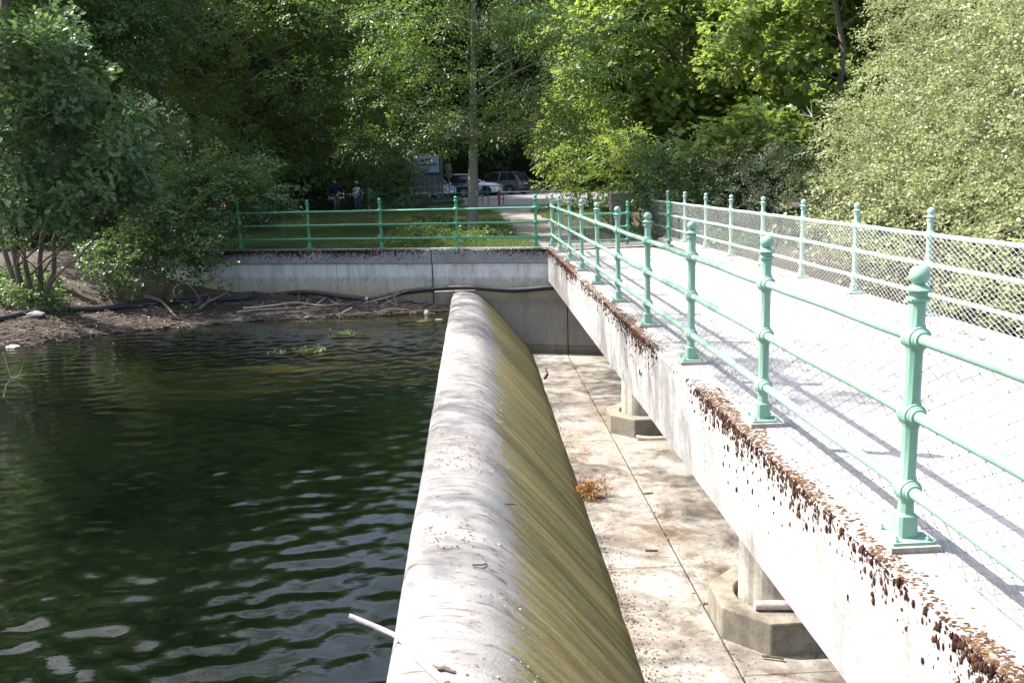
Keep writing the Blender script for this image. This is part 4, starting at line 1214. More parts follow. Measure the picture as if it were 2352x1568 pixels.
shrub('hawthorn_bush', 'grey green hawthorn bush with tiny leaves behind the chain link', 'bush', (7.6, 22.4, -1.2), lob, M['leaf_thorn'], 'oval', 24, .042, .42, 26, M['bark_dark'], 64, 'flat', .1)
pts = [(1930, 330, 18.6, .6), (1970, 260, 18.8, .7), (2030, 180, 18.6, .7), (2060, 90, 18.8, .8), (2080, 10, 19, .9), (1960, 390, 17.8, .6), (2040, 320, 17.6, .7), (2110, 240, 17.4, .8), (2170, 140, 17.4, .9), (2200, 40, 17.6, .9), (1930, 440, 17.6, .5), (2010, 430, 16.6, .6), (2090, 380, 16.4, .7), (2160, 310, 16.2, .8), (2230, 210, 16, .9), (2290, 100, 16, .9), (2330, 10, 16.2, .9), (2080, 470, 15.4, .5), (2150, 440, 15.2, .6), (2220, 370, 15, .7), (2290, 290, 14.8, .8), (2350, 200, 14.8, .8), (2200, 500, 14.2, .5), (2270, 460, 14, .6), (2340, 400, 13.8, .7), (2250, 550, 13.2, .45), (2330, 520, 12.8, .55), (2400, 300, 14, .9), (2420, 450, 13, .8), (2400, 100, 15, .9), (2000, 500, 16.6, .4), (1900, 500, 18.4, .4)]
lob = [L(*q) for q in pts]
lob = [(a_, b_, c_, d_ * .84, e_ * .84, f_ * .74) for a_, b_, c_, d_, e_, f_ in lob]
lob += [(p[0] + 1.1, p[1] + 1.0, p[2] + .25, .9, .9, .75) for p in lob[::2]]
shrub('hazel_thicket', 'tall sun bleached hazel thicket beyond the chain link railing', 'thicket', (9.2, 16.5, -1.6), lob, M['leaf_hazel'], 'card', 16, .062, .40, 31, M['bark_pale'], 65, 'hang', .15, .3, 46, .028)
lob = [L(*q) for q in [(1960, 560, 14.2, .45), (2040, 600, 13.4, .45), (2010, 540, 14.6, .4), (2110, 560, 13.2, .4), (2160, 640, 12.2, .45), (2230, 610, 12.2, .45), (2290, 680, 11.4, .45), (2340, 620, 11.6, .5), (2340, 740, 10.8, .4), (2240, 720, 11.6, .4), (2130, 700, 12.6, .35), (1900, 540, 15.6, .4), (1850, 530, 17, .4), (1960, 630, 13.8, .35), (2400, 700, 11, .5)]]
shrub('hazel_bush', 'shaded hazel bush growing low behind the chain link mesh', 'bush', (8.0, 13.2, -1.9), lob, M['leaf_hazel'], 'round', 14, .055, .38, 17, M['bark_dark'], 66, 'hang', .2, .25, 12, .02)
# bare dead twigs sticking out between the maple and the hazel
def twig_thing(name, label, cat, base, pts, rad, mat, seed, nsub=5, sub=.5):
    r = np.random.default_rng(seed)
    mb = MB(); n = len(pts)
    mb.tube(pts, [rad * (1 - .75 * i / (n - 1)) for i in range(n)], 8)
    for q in range(nsub):
        j = int(r.integers(1, n - 1)); p = np.array(pts[j], float); d = norm(np.array(pts[j + 1], float) - p)
        e = p + norm(d * .7 + r.normal(0, .7, 3)) * sub * r.uniform(.5, 1.2)
        mb.tube([p, (p + e) / 2 + r.normal(0, .04 * sub, 3), e], [rad * .5, rad * .35, .003], 6)
    o = mb.build(name, mat, None, True, 60)
    return tag(o, label, cat)
twig_thing('dead_branch', 'bare bleached branch standing up between sapling and hazel thicket', 'branch', None, [at(1880, 345, 22), at(1873, 310, 22), at(1866, 270, 22), at(1862, 228, 22)], .022, M['driftwood_pale'], 4, 5, .45)

# --- off the left edge: shore trees whose shade dapples the weir
lob = rand_lobes((-7.6, 12.6, 9.0), (4.2, 5.4, 2.2), 30, .6, .95, rt, .5)
tr = bent((-15.5, 17.0, -.75), (-8.2, 13.4, 10.5), rt, 8, .15)
tree('shore_tree', 'tall open crowned tree on the left shore shading the weir', 'tree', (-15.5, 17.0, -.65), tr, .12, lob, M['leaf_alder'], 'oval', 18, .09, .6, 5.5, M['bark'], 71, 'flat', .2, 22, .3)
lob = rand_lobes((-8.0, 21.4, 9.8), (3.6, 3.2, 2.4), 24, .8, 1.1, rt, .5)
tr = bent((-12.9, 22.6, -.4), (-8.6, 21.4, 11.3), rt, 8, .15)
tree('shore_tree', 'tall shore tree towering above the young oak', 'tree', (-12.9, 22.6, -.4), tr, .14, lob, M['leaf_alder'], 'oval', 18, .09, .6, 6, M['bark'], 72, 'flat', .2, 22, .3)

# --- undergrowth
def ground_cover(name, label, regions, mat, kind, leaf, twig, nleaf, n, seed, hmax=.5, mode='rosette', maskf=None):
    r = np.random.default_rng(seed)
    Ps = []
    for (x0, x1, y0, y1, wgt, hm) in regions:
        k = int(n * wgt)
        X = r.uniform(x0, x1, k); Y = r.uniform(y0, y1, k)
        dn = fbm2(X, Y, seed, 3, 1.5)
        kp = dn + r.uniform(-.6, .6, k) > -.2
        if maskf is not None: kp &= maskf(X, Y)
        X, Y = X[kp], Y[kp]
        Ps.append(np.stack([X, Y, height(X, Y) + r.uniform(.0, 1, len(X)) ** 1.3 * hm * np.clip(.7 + .5 * dn[kp], .25, 1.3)], -1))
    P = np.concatenate(Ps); k = len(P)
    A = norm(r.normal(0, 1, (k, 3)) * np.array([1, 1, .3]) + np.array([0, 0, .25]))
    U = norm(np.array([0, 0, 1.0]) + r.normal(0, .35, (k, 3)))
    o = foliage(name, P, A, U, twig * r.uniform(.7, 1.3, k), mat, kind, nleaf, leaf, None, r, mode)
    return tag(o, label, kind='stuff')
beh = lambda X, Y: ((X - B0[0]) * WN[0] + (Y - B0[1]) * WN[1]) > .55
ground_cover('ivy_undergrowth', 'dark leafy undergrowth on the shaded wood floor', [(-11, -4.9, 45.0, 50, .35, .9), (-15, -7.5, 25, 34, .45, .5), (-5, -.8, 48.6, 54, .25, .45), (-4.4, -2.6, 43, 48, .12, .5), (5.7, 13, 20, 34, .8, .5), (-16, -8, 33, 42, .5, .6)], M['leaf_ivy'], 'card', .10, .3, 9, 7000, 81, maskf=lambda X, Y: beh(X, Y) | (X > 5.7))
ground_cover('shore_plants', 'low bright green plants on the bank at the foot of the oak', [(-12, -8.6, 20.2, 22.4, 1, .45)], M['leaf_alder'], 'oval', .06, .2, 8, 2600, 82, maskf=lambda X, Y: (X + .55 * (Y - 20)) < -9.2)
ground_cover('nettle_patch', 'patch of nettles and weeds behind the wall railing', [(-2.2, -.7, 24, 33, .5, .55), (-3.2, .2, 23, 25.5, .22, .3), (.3, 1.1, 25, 31, .28, .35), (3.0, 5.2, 24, 28, .2, .35)], M['leaf_beech'], 'card', .065, .22, 9, 4200, 83, maskf=beh)
def grass(name, label, regions, seed, n, hgt):
    r = np.random.default_rng(seed)
    Ps, Hs = [], []
    for (x0, x1, y0, y1, wgt, hm) in regions:
        k = int(n * wgt); X = r.uniform(x0, x1, k); Y = r.uniform(y0, y1, k)
        kp = beh(X, Y) & (fbm2(X, Y, seed, 3, 1.2) + r.uniform(-.8, .8, k) > -.35) & (np.hypot(X + .02, Y - 27.65) > .22)
        pathl = np.interp(Y, [22, 24.5, 28, 34, 40, 44, 47.6], [1.75, 1.5, 1.15, 1.1, 1.2, .6, -.6]); pathr = np.interp(Y, [22, 24.5, 28, 34, 40, 44, 47.6], [5.6, 5.0, 3.7, 2.9, 2.6, 2.9, 4.2])
        kp &= (X < pathl + r.normal(-.05, .12, k)) | (X > pathr + r.normal(.05, .12, k))
        X, Y = X[kp], Y[kp]
        Ps.append(np.stack([X, Y, height(X, Y) - .01], -1)); Hs.append(hm * r.uniform(.5, 1.2, len(X)))
    P = np.concatenate(Ps); H = np.concatenate(Hs); k = len(P); nb = 6
    P = np.repeat(P, nb, 0) + np.concatenate([r.normal(0, .05, (k * nb, 2)), np.zeros((k * nb, 1))], 1)
    H = np.repeat(H, nb) * r.uniform(.5, 1.15, k * nb)
    lean = r.normal(0, .38, (k * nb, 2)) * H[:, None]
    th = r.uniform(0, np.pi, k * nb); wv = np.stack([np.cos(th), np.sin(th), np.zeros_like(th)], -1) * .006
    mid = P + np.concatenate([lean * .35, (H * .62)[:, None]], 1); tip = P + np.concatenate([lean, (H * .95)[:, None]], 1)
    V = np.stack([P - wv * 1.2, P + wv * 1.2, tip], 1)
    o = link(name, np_mesh(name, V.reshape(-1, 3), 3, [(0, 1, 2)], M['grass']))
    return tag(o, label, kind='stuff')
grass('grass', 'green grass growing behind the wall railing and along the path', [(-8.5, 1.7, 21.5, 30, .5, .20), (-8.5, 1.5, 30, 46.5, .42, .22), (2.7, 5.5, 26, 46, .12, .22), (-5.5, 1.2, 45, 49, .06, .3)], 91, 24000, .2)
# ------------------------------------------------------------------ lake shore: pipe, branches, drift
def spline(pts, n=48):
    P = np.array(pts, float); k = len(P)
    t = np.linspace(0, k - 1, n); out = []
    for s in t:
        i = min(int(s), k - 2); f = s - i
        p0, p1, p2, p3 = P[max(i - 1, 0)], P[i], P[i + 1], P[min(i + 2, k - 1)]
        out.append(.5 * ((2 * p1) + (-p0 + p2) * f + (2 * p0 - 5 * p1 + 4 * p2 - p3) * f * f + (-p0 + 3 * p1 - 3 * p2 + p3) * f ** 3))
    return out
pp = [(-13.5, 17.2, -1.0), (-11.6, 18.6, -1.02), at(0, 722, 19.5), at(100, 712, 20.2), at(240, 702, 21.0), at(390, 697, 21.8), at(500, 692, 22.25), at(560, 689, 22.45), (-5.366, 22.94, -1.2), (-4.41, 22.65, -1.104), (-3.6, 22.42, -1.19), (-3.02, 22.22, -1.252), (-2.57, 22.09, -1.271), (-1.89, 21.87, -1.102), (-1.0, 21.60, -1.0), (-.15, 21.33, -.964), (.9, 21.02, -1.024), (1.97, 20.69, -.945), (3.2, 20.30, -.97), (5.0, 19.8, -1.0)]
def wallfront(p, gap):
    p = np.array(p, float); s = (p[0] - B0[0]) * WN[0] + (p[1] - B0[1]) * WN[1]
    if s > -.275 - gap: p[:2] -= WN * (s + .275 + gap)
    return p
pp = [wallfront(p, .062) if i > 7 else p for i, p in enumerate(pp)]
pp = [np.array(p, float) for p in pp]
for i in range(8):
    pp[i][2] = float(height(pp[i][0], pp[i][1])) + .055
pipe = MB().tube(spline(pp, 120), .062, 14).build('drain_pipe', M['pipe'])
tag(pipe, 'long black plastic pipe snaking along the shore and wall', 'pipe')
def on_pipe(f): 
    q = spline(pp, 120); return q[int(f * 119)]
for f in (.545, .552):
    pass
cl = MB()
q = spline(pp, 240)
i0 = int(239 * 11.6 / 19)
cl.tube(q[i0:i0 + 3], .068, 14)
tag(cl.build('pipe_clamp', M['galv']), 'rusty grey clamp round the sagging pipe', 'clamp')
def shore(px, py, lift=.02):
    """meets the shore or water where the line of sight reaches it"""
    for Y in np.arange(15, 24, .02):
        p = at(px, py, Y)
        if p[2] < max(float(height(p[0], p[1])), WATER_Z): break
    return np.array([p[0], p[1], max(float(height(p[0], p[1])), WATER_Z) + lift])
def branch(name, label, pix, rad, mat, seed, nsub=4, sub=.35, lifts=None):
    pts = [shore(x, y, .03 + (lifts[i] if lifts else .02)) for i, (x, y) in enumerate(pix)]
    return twig_thing(name, label, 'branch', None, [np.array(p) for p in spline(pts, 14)], rad, mat, seed, nsub, sub)
branch('drift_branch', 'thick curved brown branch lying from the pipe down to the water', [(335, 694), (370, 703), (395, 725), (412, 738)], .05, M['driftwood'], 1, 1, .2, [.12, .10, .05, .02])
branch('drift_branch', 'bent brown branch resting on the pipe with its butt on the mud', [(458, 715), (478, 700), (505, 693), (535, 680)], .045, M['driftwood'], 2, 2, .3, [.03, .04, .10, .16])
branch('drift_branch', 'long dark wet branch trailing from the drift into the lake', [(375, 755), (420, 745), (470, 733), (520, 712)], .035, M['driftwood_dark'], 3, 3, .3)
branch('drift_branch', 'bleached forked branch lying across the drift pile', [(560, 716), (620, 713), (680, 707), (740, 712), (790, 706)], .028, M['driftwood_pale'], 4, 6, .5, [.05, .08, .1, .08, .06])
branch('drift_branch', 'thin bleached branch lying beside the forked one', [(545, 722), (600, 719), (660, 716), (725, 712)], .02, M['driftwood_pale'], 5, 5, .4, [.03, .05, .06, .05])
branch('drift_branch', 'grey brown log half sunk at the end of the drift pile', [(590, 729), (650, 724), (720, 718), (775, 712)], .045, M['driftwood'], 6, 5, .5)
branch('drift_branch', 'slender grey stick on the mud left of the curved branch', [(345, 735), (320, 727), (300, 722)], .022, M['driftwood'], 7, 1, .2)
branch('drift_branch', 'short pale stick on the mud near the left shore', [(410, 690), (455, 700), (480, 694), (500, 700)], .02, M['driftwood'], 8, 2, .3)
tw = [at(835, 696, 21.6), at(860, 690, 21.6), at(885, 684, 21.55), at(905, 679, 21.5)]
twig_thing('drift_branch', 'spindly bleached twig fork leaning against the pipe', 'branch', None, tw + [at(935, 668, 21.5)], .014, M['driftwood_pale'], 12, 7, .45)
tag(MB().tube([at(998, 670, 21.25), at(1040, 668.5, 21.2), at(1092, 667, 21.1)], [.016, .02, .012], 7).build('pale_stick', M['driftwood_pale']), 'straight pale stick caught between weir crest and pipe', 'stick')
# thin arching shoot
arc = [shore(414, 700)]
for x, y in ((405, 685), (398, 665), (412, 653), (430, 652), (448, 670), (460, 690)): arc.append(at(x, y, 20.9))
tag(MB().tube(spline(arc, 30), .007, 6).build('arching_shoot', M['driftwood']), 'thin bare shoot arching over the pipe', 'shoot')
# pale stones
def stone(c, s, label, seed, mat=None):
    r = np.random.default_rng(seed)
    mb = MB().sphere((0, 0, 0), 1, 12, 8)
    mb.v = [tuple(np.array(v) * np.array(s) * (1 + .18 * math.sin(5 * v[0] + seed) * math.cos(4 * v[1]) + r.normal(0, .05))) for v in mb.v]
    return tag(mb.build('stone', mat or M['stone'], None, True, 40, loc=tuple(c)), label, 'stone')
c = shore(82, 726, .03); stone(c, (.22, .14, .08), 'flat pale grey stone beside the pipe on the mud', 1)
c = shore(30, 799, .01); stone(c, (.14, .10, .06), 'white stone at the waterline on the left shore', 2, M['shell'])
c = shore(980, 722, .02); stone(c, (.07, .06, .09), 'upright pale stone standing in the shallows by the weir', 3, M['shell'])
c = shore(975, 740, .0); stone(c, (.20, .10, .06), 'mossy wet stone lying in the shallows near the weir', 4, M['moss_green'])
c = shore(1008, 735, .0); stone(c, (.10, .05, .03), 'small flat white stone in the shallows beside the weir', 5, M['shell'])
# litter of twigs and leaves on the mud
r = np.random.default_rng(9)
n = 5200
X = r.uniform(-11, -.7, n); Y = np.interp(X, _wx, _wy) + r.exponential(.75, n) - .12
s_ = (X - B0[0]) * WN[0] + (Y - B0[1]) * WN[1]
kp = (s_ < -.32) & (Y < 23.4)
X, Y = X[kp], Y[kp]; n = len(X)
Z = np.maximum(height(X, Y), WATER_Z - .01) + r.uniform(.0, .05, n)
ln = r.exponential(.11, n) + .03; th = r.normal(.25, .7, n); el = r.normal(0, .16, n)
D = np.stack([np.cos(th) * np.cos(el), np.sin(th) * np.cos(el), np.sin(el)], -1) * ln[:, None]
Pm = np.stack([X, Y, Z], -1); rad = r.uniform(.003, .009, n)
sd = np.stack([-np.sin(th), np.cos(th), 0 * th], -1) * rad[:, None]; upv = np.array([0, 0, 1.0]) * rad[:, None]
V = np.stack([Pm - D - sd, Pm - D + sd, Pm - D + upv * 1.6, Pm + D - sd, Pm + D + sd, Pm + D + upv * 1.6], 1)
mt, t, b, o = newmat('twig_litter'); g = N(t, 'ShaderNodeNewGeometry')
t.links.new(ramp(t, g.outputs['Random Per Island'], [(0, (.035, .025, .018)), (.5, (.095, .07, .055)), (.85, (.16, .125, .10)), (1, (.33, .28, .23))]), b.inputs['Base Color']); b.inputs['Roughness'].default_value = .95
o = link('twig_litter', np_mesh('twig_litter', V.reshape(-1, 3), 6, [(0, 3, 5, 2), (1, 2, 5, 4), (0, 1, 4, 3)], mt)); tag(o, 'washed up twigs and stalks matting the muddy shore', kind='stuff')
n = 5000
X = r.uniform(-11.5, -2.5, n); Y = np.interp(X, _wx, _wy) + r.uniform(-.05, 2.6, n); s_ = (X - B0[0]) * WN[0] + (Y - B0[1]) * WN[1]
kp = s_ < -.30; X, Y = X[kp], Y[kp]; n = len(X)
Pm = np.stack([X, Y, height(X, Y) + r.uniform(.003, .03, n)], -1)
def flecks(name, label, Pm, size, r, mat, flat=.25, parent=None):
    n = len(Pm)
    tp, F = leaf_tpl('card')
    Rm = frames(norm(r.normal(0, 1, (n, 3)) * np.array([1, 1, flat])), norm(np.array([0, 0, 1.0]) + r.normal(0, flat, (n, 3))))
    V = np.einsum('nij,vj->nvi', Rm, tp) * (size * r.uniform(.5, 1.4, n))[:, None, None] + Pm[:, None, :]
    o = link(name, np_mesh(name, V.reshape(-1, 3), 4, F, mat), parent); o['kind'] = 'stuff'
    if label: o['label'] = label
    return o
mf, t, b, o = newmat('dry_leaf_litter'); g = N(t, 'ShaderNodeNewGeometry')
t.links.new(ramp(t, g.outputs['Random Per Island'], [(0, (.06, .035, .022)), (.5, (.17, .10, .06)), (.8, (.28, .17, .10)), (1, (.45, .36, .27))]), b.inputs['Base Color']); b.inputs['Roughness'].default_value = .9
flecks('leaf_litter', 'dry brown leaves scattered over the muddy shore', Pm, .05, r, mf)
# litter on the spillway floor, thickest at the toe of the weir and along the joint
n = 6500
X = np.concatenate([1.32 + r.exponential(.10, n // 2), 2.15 + r.normal(0, .05, n // 8), r.uniform(1.32, 4.2, n - n // 2 - n // 8)])
Y = np.concatenate([r.uniform(4, 20.6, n // 2), r.uniform(4, 20, n // 8), r.uniform(4, 20.3, n - n // 2 - n // 8)])
dn = fbm2(X, Y, 31, 3, 1.6) + r.uniform(-.6, .6, n)
kp = (dn > -.05) & (Y < wall_y(X, -.32)) & (np.hypot(X - 2.735, Y - 7.63) > .66) & (np.hypot(X - 2.735, Y - 14.28) > .66)
X, Y = X[kp], Y[kp]
flecks('floor_litter', 'brown leaf crumbs strewn over the spillway floor', np.stack([X, Y, np.full_like(X, FLOOR_Z + .004)], -1), .026, r, mf, .2)
# crumbs and bark bits on the weir crest
n = 4200
X = r.uniform(-.52, .30, n); Y = r.uniform(4.4, 21, n)
kp = fbm2(X * 3, Y * 3, 41, 3, 1.2) + r.uniform(-.5, .5, n) > .25
X, Y = X[kp], Y[kp]
Z = np.interp(X, [p[0] for p in prof[2:]], [p[1] for p in prof[2:]]) + .006
flecks('crest_litter', 'dark leaf crumbs lying on the rounded weir crest', np.stack([X, Y, Z], -1), .024, r, mf, .15)
def crest_z(x): return float(np.interp(x, [p[0] for p in prof[2:]], [p[1] for p in prof[2:]]))
def crest(px, py, lift=.01):
    for Y in np.arange(2.5, 22, .01):
        p = at(px, py, Y)
        if p[2] < (crest_z(p[0]) if p[0] > -.6 else WATER_Z): break
    return np.array([p[0], p[1], p[2] + lift])
a = crest(800, 1413, .02); a = at(802, 1413, 5.05); e = crest(1010, 1566, .03); m_ = crest(912, 1478, .05)
tag(MB().tube(spline([a, m_, crest(950, 1512, .03), e, e + (e - m_) * .15], 14), [.014 + .0008 * i for i in range(14)], 9).build('leaning_stick', M['birch']), 'long pale stick jutting from the weir crest over the water', 'stick')
p = crest(1015, 1540, .012)
mb = MB().sphere((0, 0, 0), 1, 10, 6); mb.v = [(v[0] * .085 + .01 * math.sin(9 * v[1]), v[1] * .02 + .008 * math.sin(7 * v[0]), v[2] * .012) for v in mb.v]
tag(mb.build('bark_piece', M['driftwood_dark'], None, True, 40, loc=tuple(p), rot=(0, .1, -.25)), 'dark piece of bark lying on the weir beside the pale stick', 'bark')
for q, (px, py, lb) in enumerate([(1085, 1300, 'thin curled twig lying on the weir crest below the rusty patch'), (1160, 1160, 'small dark stub of wood at the upper edge of the algae')]):
    p = crest(px, py, .012)
    tag(MB().tube([p, p + np.array([.06, .02, -.012]), p + np.array([.10, .08, -.035]), p + np.array([.09, .13, -.03])], [.005, .006, .005, .003], 6).build('twig', M['driftwood_dark']), lb, 'twig')
# spillway bits
def floor_pt(px, py, z=FLOOR_Z):
    d = at(px, py, 1.0) - np.array([0, 0, CAM_Z]); return np.array([0, 0, CAM_Z]) + d * (z - CAM_Z) / d[2]
p = floor_pt(1745, 1384, FLOOR_Z + .34); e = floor_pt(1870, 1362, FLOOR_Z + .36)
p = np.array([2.42, 7.30, FLOOR_Z + .345]); e = np.array([3.05, 7.22, FLOOR_Z + .345])
tag(MB().tube([p, (p + e) / 2 + np.array([0, .01, .004]), e], [.042, .044, .04], 12).build('birch_log', M['birch']), 'short pale birch log lying on the near column pedestal', 'log')
def bit(name, pix, rad, mat, label, cat):
    pts = [floor_pt(x, y, FLOOR_Z + rad + .004) for x, y in pix]
    return tag(MB().tube(pts, rad, 7).build(name, mat), label, cat)
bit('stick', [(1252, 845), (1256, 858), (1250, 868)], .02, M['driftwood_dark'], 'dark crooked stick on the shaded spillway floor by the weir toe', 'stick')
bit('stick', [(1462, 1003), (1490, 1006), (1538, 1005)], .03, M['driftwood_pale'], 'pale stick lying against the far column pedestal', 'stick')
bit('twig', [(1478, 1133), (1500, 1131)], .010, M['driftwood_dark'], 'short dark twig on the sunny spillway slab', 'twig')
bit('twig', [(1482, 1263), (1510, 1263)], .009, M['driftwood_dark'], 'small dark twig beside the long floor joint', 'twig')
bit('twig', [(1750, 1505), (1790, 1510), (1800, 1512)], .012, M['driftwood_dark'], 'brown twig on the shaded floor before the near pedestal', 'twig')
# withered plant at the toe of the weir
r = np.random.default_rng(19)
root = tag(empty('withered_plant', tuple(floor_pt(1345, 1140))), 'withered orange brown plant growing at the weir toe', 'plant')
iv = Matrix.Translation(root.location).inverted()
b = floor_pt(1335, 1140); mb = MB()
tips = []
for q in range(16):
    e = b + np.array([r.uniform(-.08, .34), r.uniform(-.28, .16), r.uniform(.06, .22)])
    mb.tube([b + r.normal(0, .02, 3) * np.array([1, 1, 0]), (b + e) / 2 + np.array([0, 0, .05]), e], [.005, .004, .002], 5); tips.append(e); tips.append((b + e) / 2 + np.array([0, 0, .05]))
o = mb.build('stems', M['dry_plant'], root); o.matrix_parent_inverse = iv
T = np.array(tips); T = np.repeat(T, 3, 0) + r.normal(0, .03, (len(T) * 3, 3)); T[:, 2] = np.maximum(T[:, 2], FLOOR_Z + .01)
o = foliage('foliage', T, norm(r.normal(0, 1, T.shape)), norm(r.normal(0, 1, T.shape) + np.array([0, 0, 1])), .07, M['dry_plant'], 'lance', 7, .05, root, r, 'rosette'); o.matrix_parent_inverse = iv
# water weed tufts breaking the surface
for q, (px, py, nn, lb) in enumerate([(700, 807, 46, 'larger pale green weed tuft breaking the lake surface'), (797, 768, 26, 'smaller weed tuft with dark spiky shoots near the drift pile')]):
    c = floor_pt(px, py, WATER_Z)
    r = np.random.default_rng(200 + q)
    root = tag(empty('water_weed', tuple(c)), lb, 'water plant'); iv = Matrix.Translation(root.location).inverted()
    X = r.normal(0, .26 if q == 0 else .16, nn); Y = r.normal(0, .09, nn) + .12 * X
    T = np.stack([c[0] + X, c[1] + Y, WATER_Z + .005 + .05 * np.exp(-(X / .12) ** 2) * r.uniform(0, 1, nn)], -1)
    o = foliage('foliage', T, norm(r.normal(0, 1, T.shape) * np.array([1, .6, .2])), norm(r.normal(0, .3, T.shape) + np.array([0, 0, 1])), .14, M['weed'], 'oval', 8, .05, root, r, 'rosette'); o.matrix_parent_inverse = iv
    mb = MB()
    for k in range(7):
        e = c + np.array([r.normal(0, .07), r.normal(0, .04), r.uniform(.05, .12)])
        mb.tube([c + np.array([r.normal(0, .04), 0, -.03]), e], [.004, .002], 5)
    o = mb.build('shoots', M['weed'], root); o.matrix_parent_inverse = iv
c = floor_pt(20, 905, WATER_Z)
pts = [floor_pt(8, 912, WATER_Z - .01), at(14, 885, c[1]), at(25, 866, c[1]), at(50, 868, c[1])]
twig_thing('drowned_twig', 'thin bare twig sticking up out of the dark water', 'twig', None, [np.array(x) for x in pts], .010, M['driftwood'], 33, 6, .6)

# ------------------------------------------------------------------ behind the bridge: concrete pillar, sign board, bin, barriers
o = tag(MB().box((4.50, 27.2, .42), (.60, .5, 1.30)).build('concrete_pillar', M['pedestal'], smooth=False), 'square concrete pillar half hidden by the bright bush', 'pillar'); bevel(o, .03, 2)
def text(s, size, loc, parent, mat, inv, name='lettering', sx=1.0, sh=0.0, ext=.004, off=0.0):
    cu = bpy.data.curves.new(name, 'FONT'); cu.body = s; cu.size = size; cu.extrude = ext; cu.align_x = 'CENTER'; cu.shear = sh; cu.offset = off
    cu.materials.append(mat)
    o = bpy.data.objects.new(name, cu); C.objects.link(o)
    me_ = bpy.data.meshes.new_from_object(o.evaluated_get(bpy.context.evaluated_depsgraph_get())); bpy.data.objects.remove(o)
    o = link(name, me_, parent); o.matrix_parent_inverse = inv; o['kind'] = 'stuff'
    o.location = loc; o.rotation_euler = (math.pi / 2, 0, 0); o.scale = (sx, 1, 1)
    return o
sx0, sx1, sy = -3.62, -2.04, 56.0
gzs = float(height(-2.8, sy))
sb = tag(empty('notice_board', (-2.8, sy, gzs)), 'grey boarded notice stand with a white smokehouse advertising sign on top', 'sign'); iv = Matrix.Translation(sb.location).inverted()
def sp(mb, name, mat, bv=0):
    o = mb.build(name, mat, sb, smooth=False); o.matrix_parent_inverse = iv
    if bv: bevel(o, bv, 1)
    return o
for x in (sx0 - .12, sx1 + .14): sp(MB().box((x, sy + .05, gzs + 1.5), (.15, .15, 3.1)), 'post', M['board_grey'])
nb = 5
for k in range(nb):
    wdt = (sx1 - sx0 + .1) / nb
    sp(MB().box((sx0 - .05 + wdt * (k + .5), sy, gzs + 1.20), (wdt - .014, .03, 1.15)), 'plank', M['board_grey'])
sp(MB().box(((sx0 + sx1) / 2, sy - .01, 1.96), (sx1 - sx0 + .14, .06, .12)), 'cross_rail', M['frame_green'])
sp(MB().box(((sx0 + sx1) / 2, sy, 2.60), (sx1 - sx0, .04, 1.08)), 'sign_panel', M['sign_white'])
fr = MB()
for z in (2.035, 3.165): fr.box(((sx0 + sx1) / 2, sy - .01, z), (sx1 - sx0 + .1, .07, .05))
for x in (sx0 - .025, sx1 + .025): fr.box((x, sy - .011, 2.6), (.05, .07, 1.08))
sp(fr, 'frame', M['frame_green'])
yt = sy - .026
text('Forellenzucht', .27, (-2.83, yt, 2.47), sb, M['ink'], iv, sx=.92, off=.006)
text('R\u00c4UCHEREI', .145, (-2.98, yt, 2.285), sb, M['ink'], iv, sx=1.0, off=.003)
text('KOPP', .18, (-2.98, yt, 2.105), sb, M['ink'], iv, sx=1.15, off=.008)
# fish emblem over the lettering
fm = MB()
pr = [(-.34, .0), (-.22, .07), (-.02, .10), (.18, .05), (.27, .02), (.38, .10), (.36, .0), (.38, -.09), (.27, -.02), (.1, -.07), (-.1, -.09), (-.26, -.05)]
P_ = [(-2.85 + x, yt, 2.82 + z * 1.1 + .1 * x) for x, z in pr] + [(-2.85 + x, yt + .01, 2.82 + z * 1.1 + .1 * x) for x, z in pr]
k = len(pr); fm.add(P_, [tuple(range(k)), tuple(range(2 * k - 1, k - 1, -1))] + [(i, (i + 1) % k, k + (i + 1) % k, k + i) for i in range(k)])
sp(fm, 'fish_emblem', M['ink'])
ln = MB()
for z, x0, x1 in ((2.072, -3.45, -2.15),): ln.box(((x0 + x1) / 2, yt, z - .012), (x1 - x0, .006, .012))
sp(ln, 'rule_line', M['ink_violet'])
# sign pole
gp_ = float(height(-1.45, 55))
po = tag(empty('sign_pole', (-1.45, 55, gp_)), 'slim pale pole with a narrow ochre board beside the notice stand', 'sign pole'); iv2 = Matrix.Translation(po.location).inverted()
o = MB().tube([(-1.45, 55, gp_ - .1), (-1.45, 55, 2.55)], .035, 8).build('pole', M['board_grey'], po); o.matrix_parent_inverse = iv2
o = MB().box((-1.43, 55.06, 2.15), (.36, .03, .85)).build('board', plain('ochre_board', (.16, .13, .05), .8), po, smooth=False); o.matrix_parent_inverse = iv2
# litter bin on a post
gb = float(height(-4.9, 42.5))
bn = tag(empty('litter_bin', (-4.9, 42.5, gb)), 'bright green litter bin with domed hood on a thin post', 'litter bin'); iv2 = Matrix.Translation(bn.location).inverted()
for nm_, mb_, mt_ in (('body', MB().lathe([(.165, .84), (.165, 1.08), (.150, 1.10)], (-4.82, 42.5, 0), 20), M['bin']), ('hood', MB().lathe([(.150, 1.10), (.15, 1.14), (.12, 1.28), (.11, 1.33), (.06, 1.375), (.01, 1.385)], (-4.84, 42.52, 0), 20), M['bin']), ('post', MB().tube([(-4.96, 42.6, gb - .1), (-4.96, 42.6, 1.40)], .027, 10), M['galv'])):
    o = mb_.build(nm_, mt_, bn); o.matrix_parent_inverse = iv2
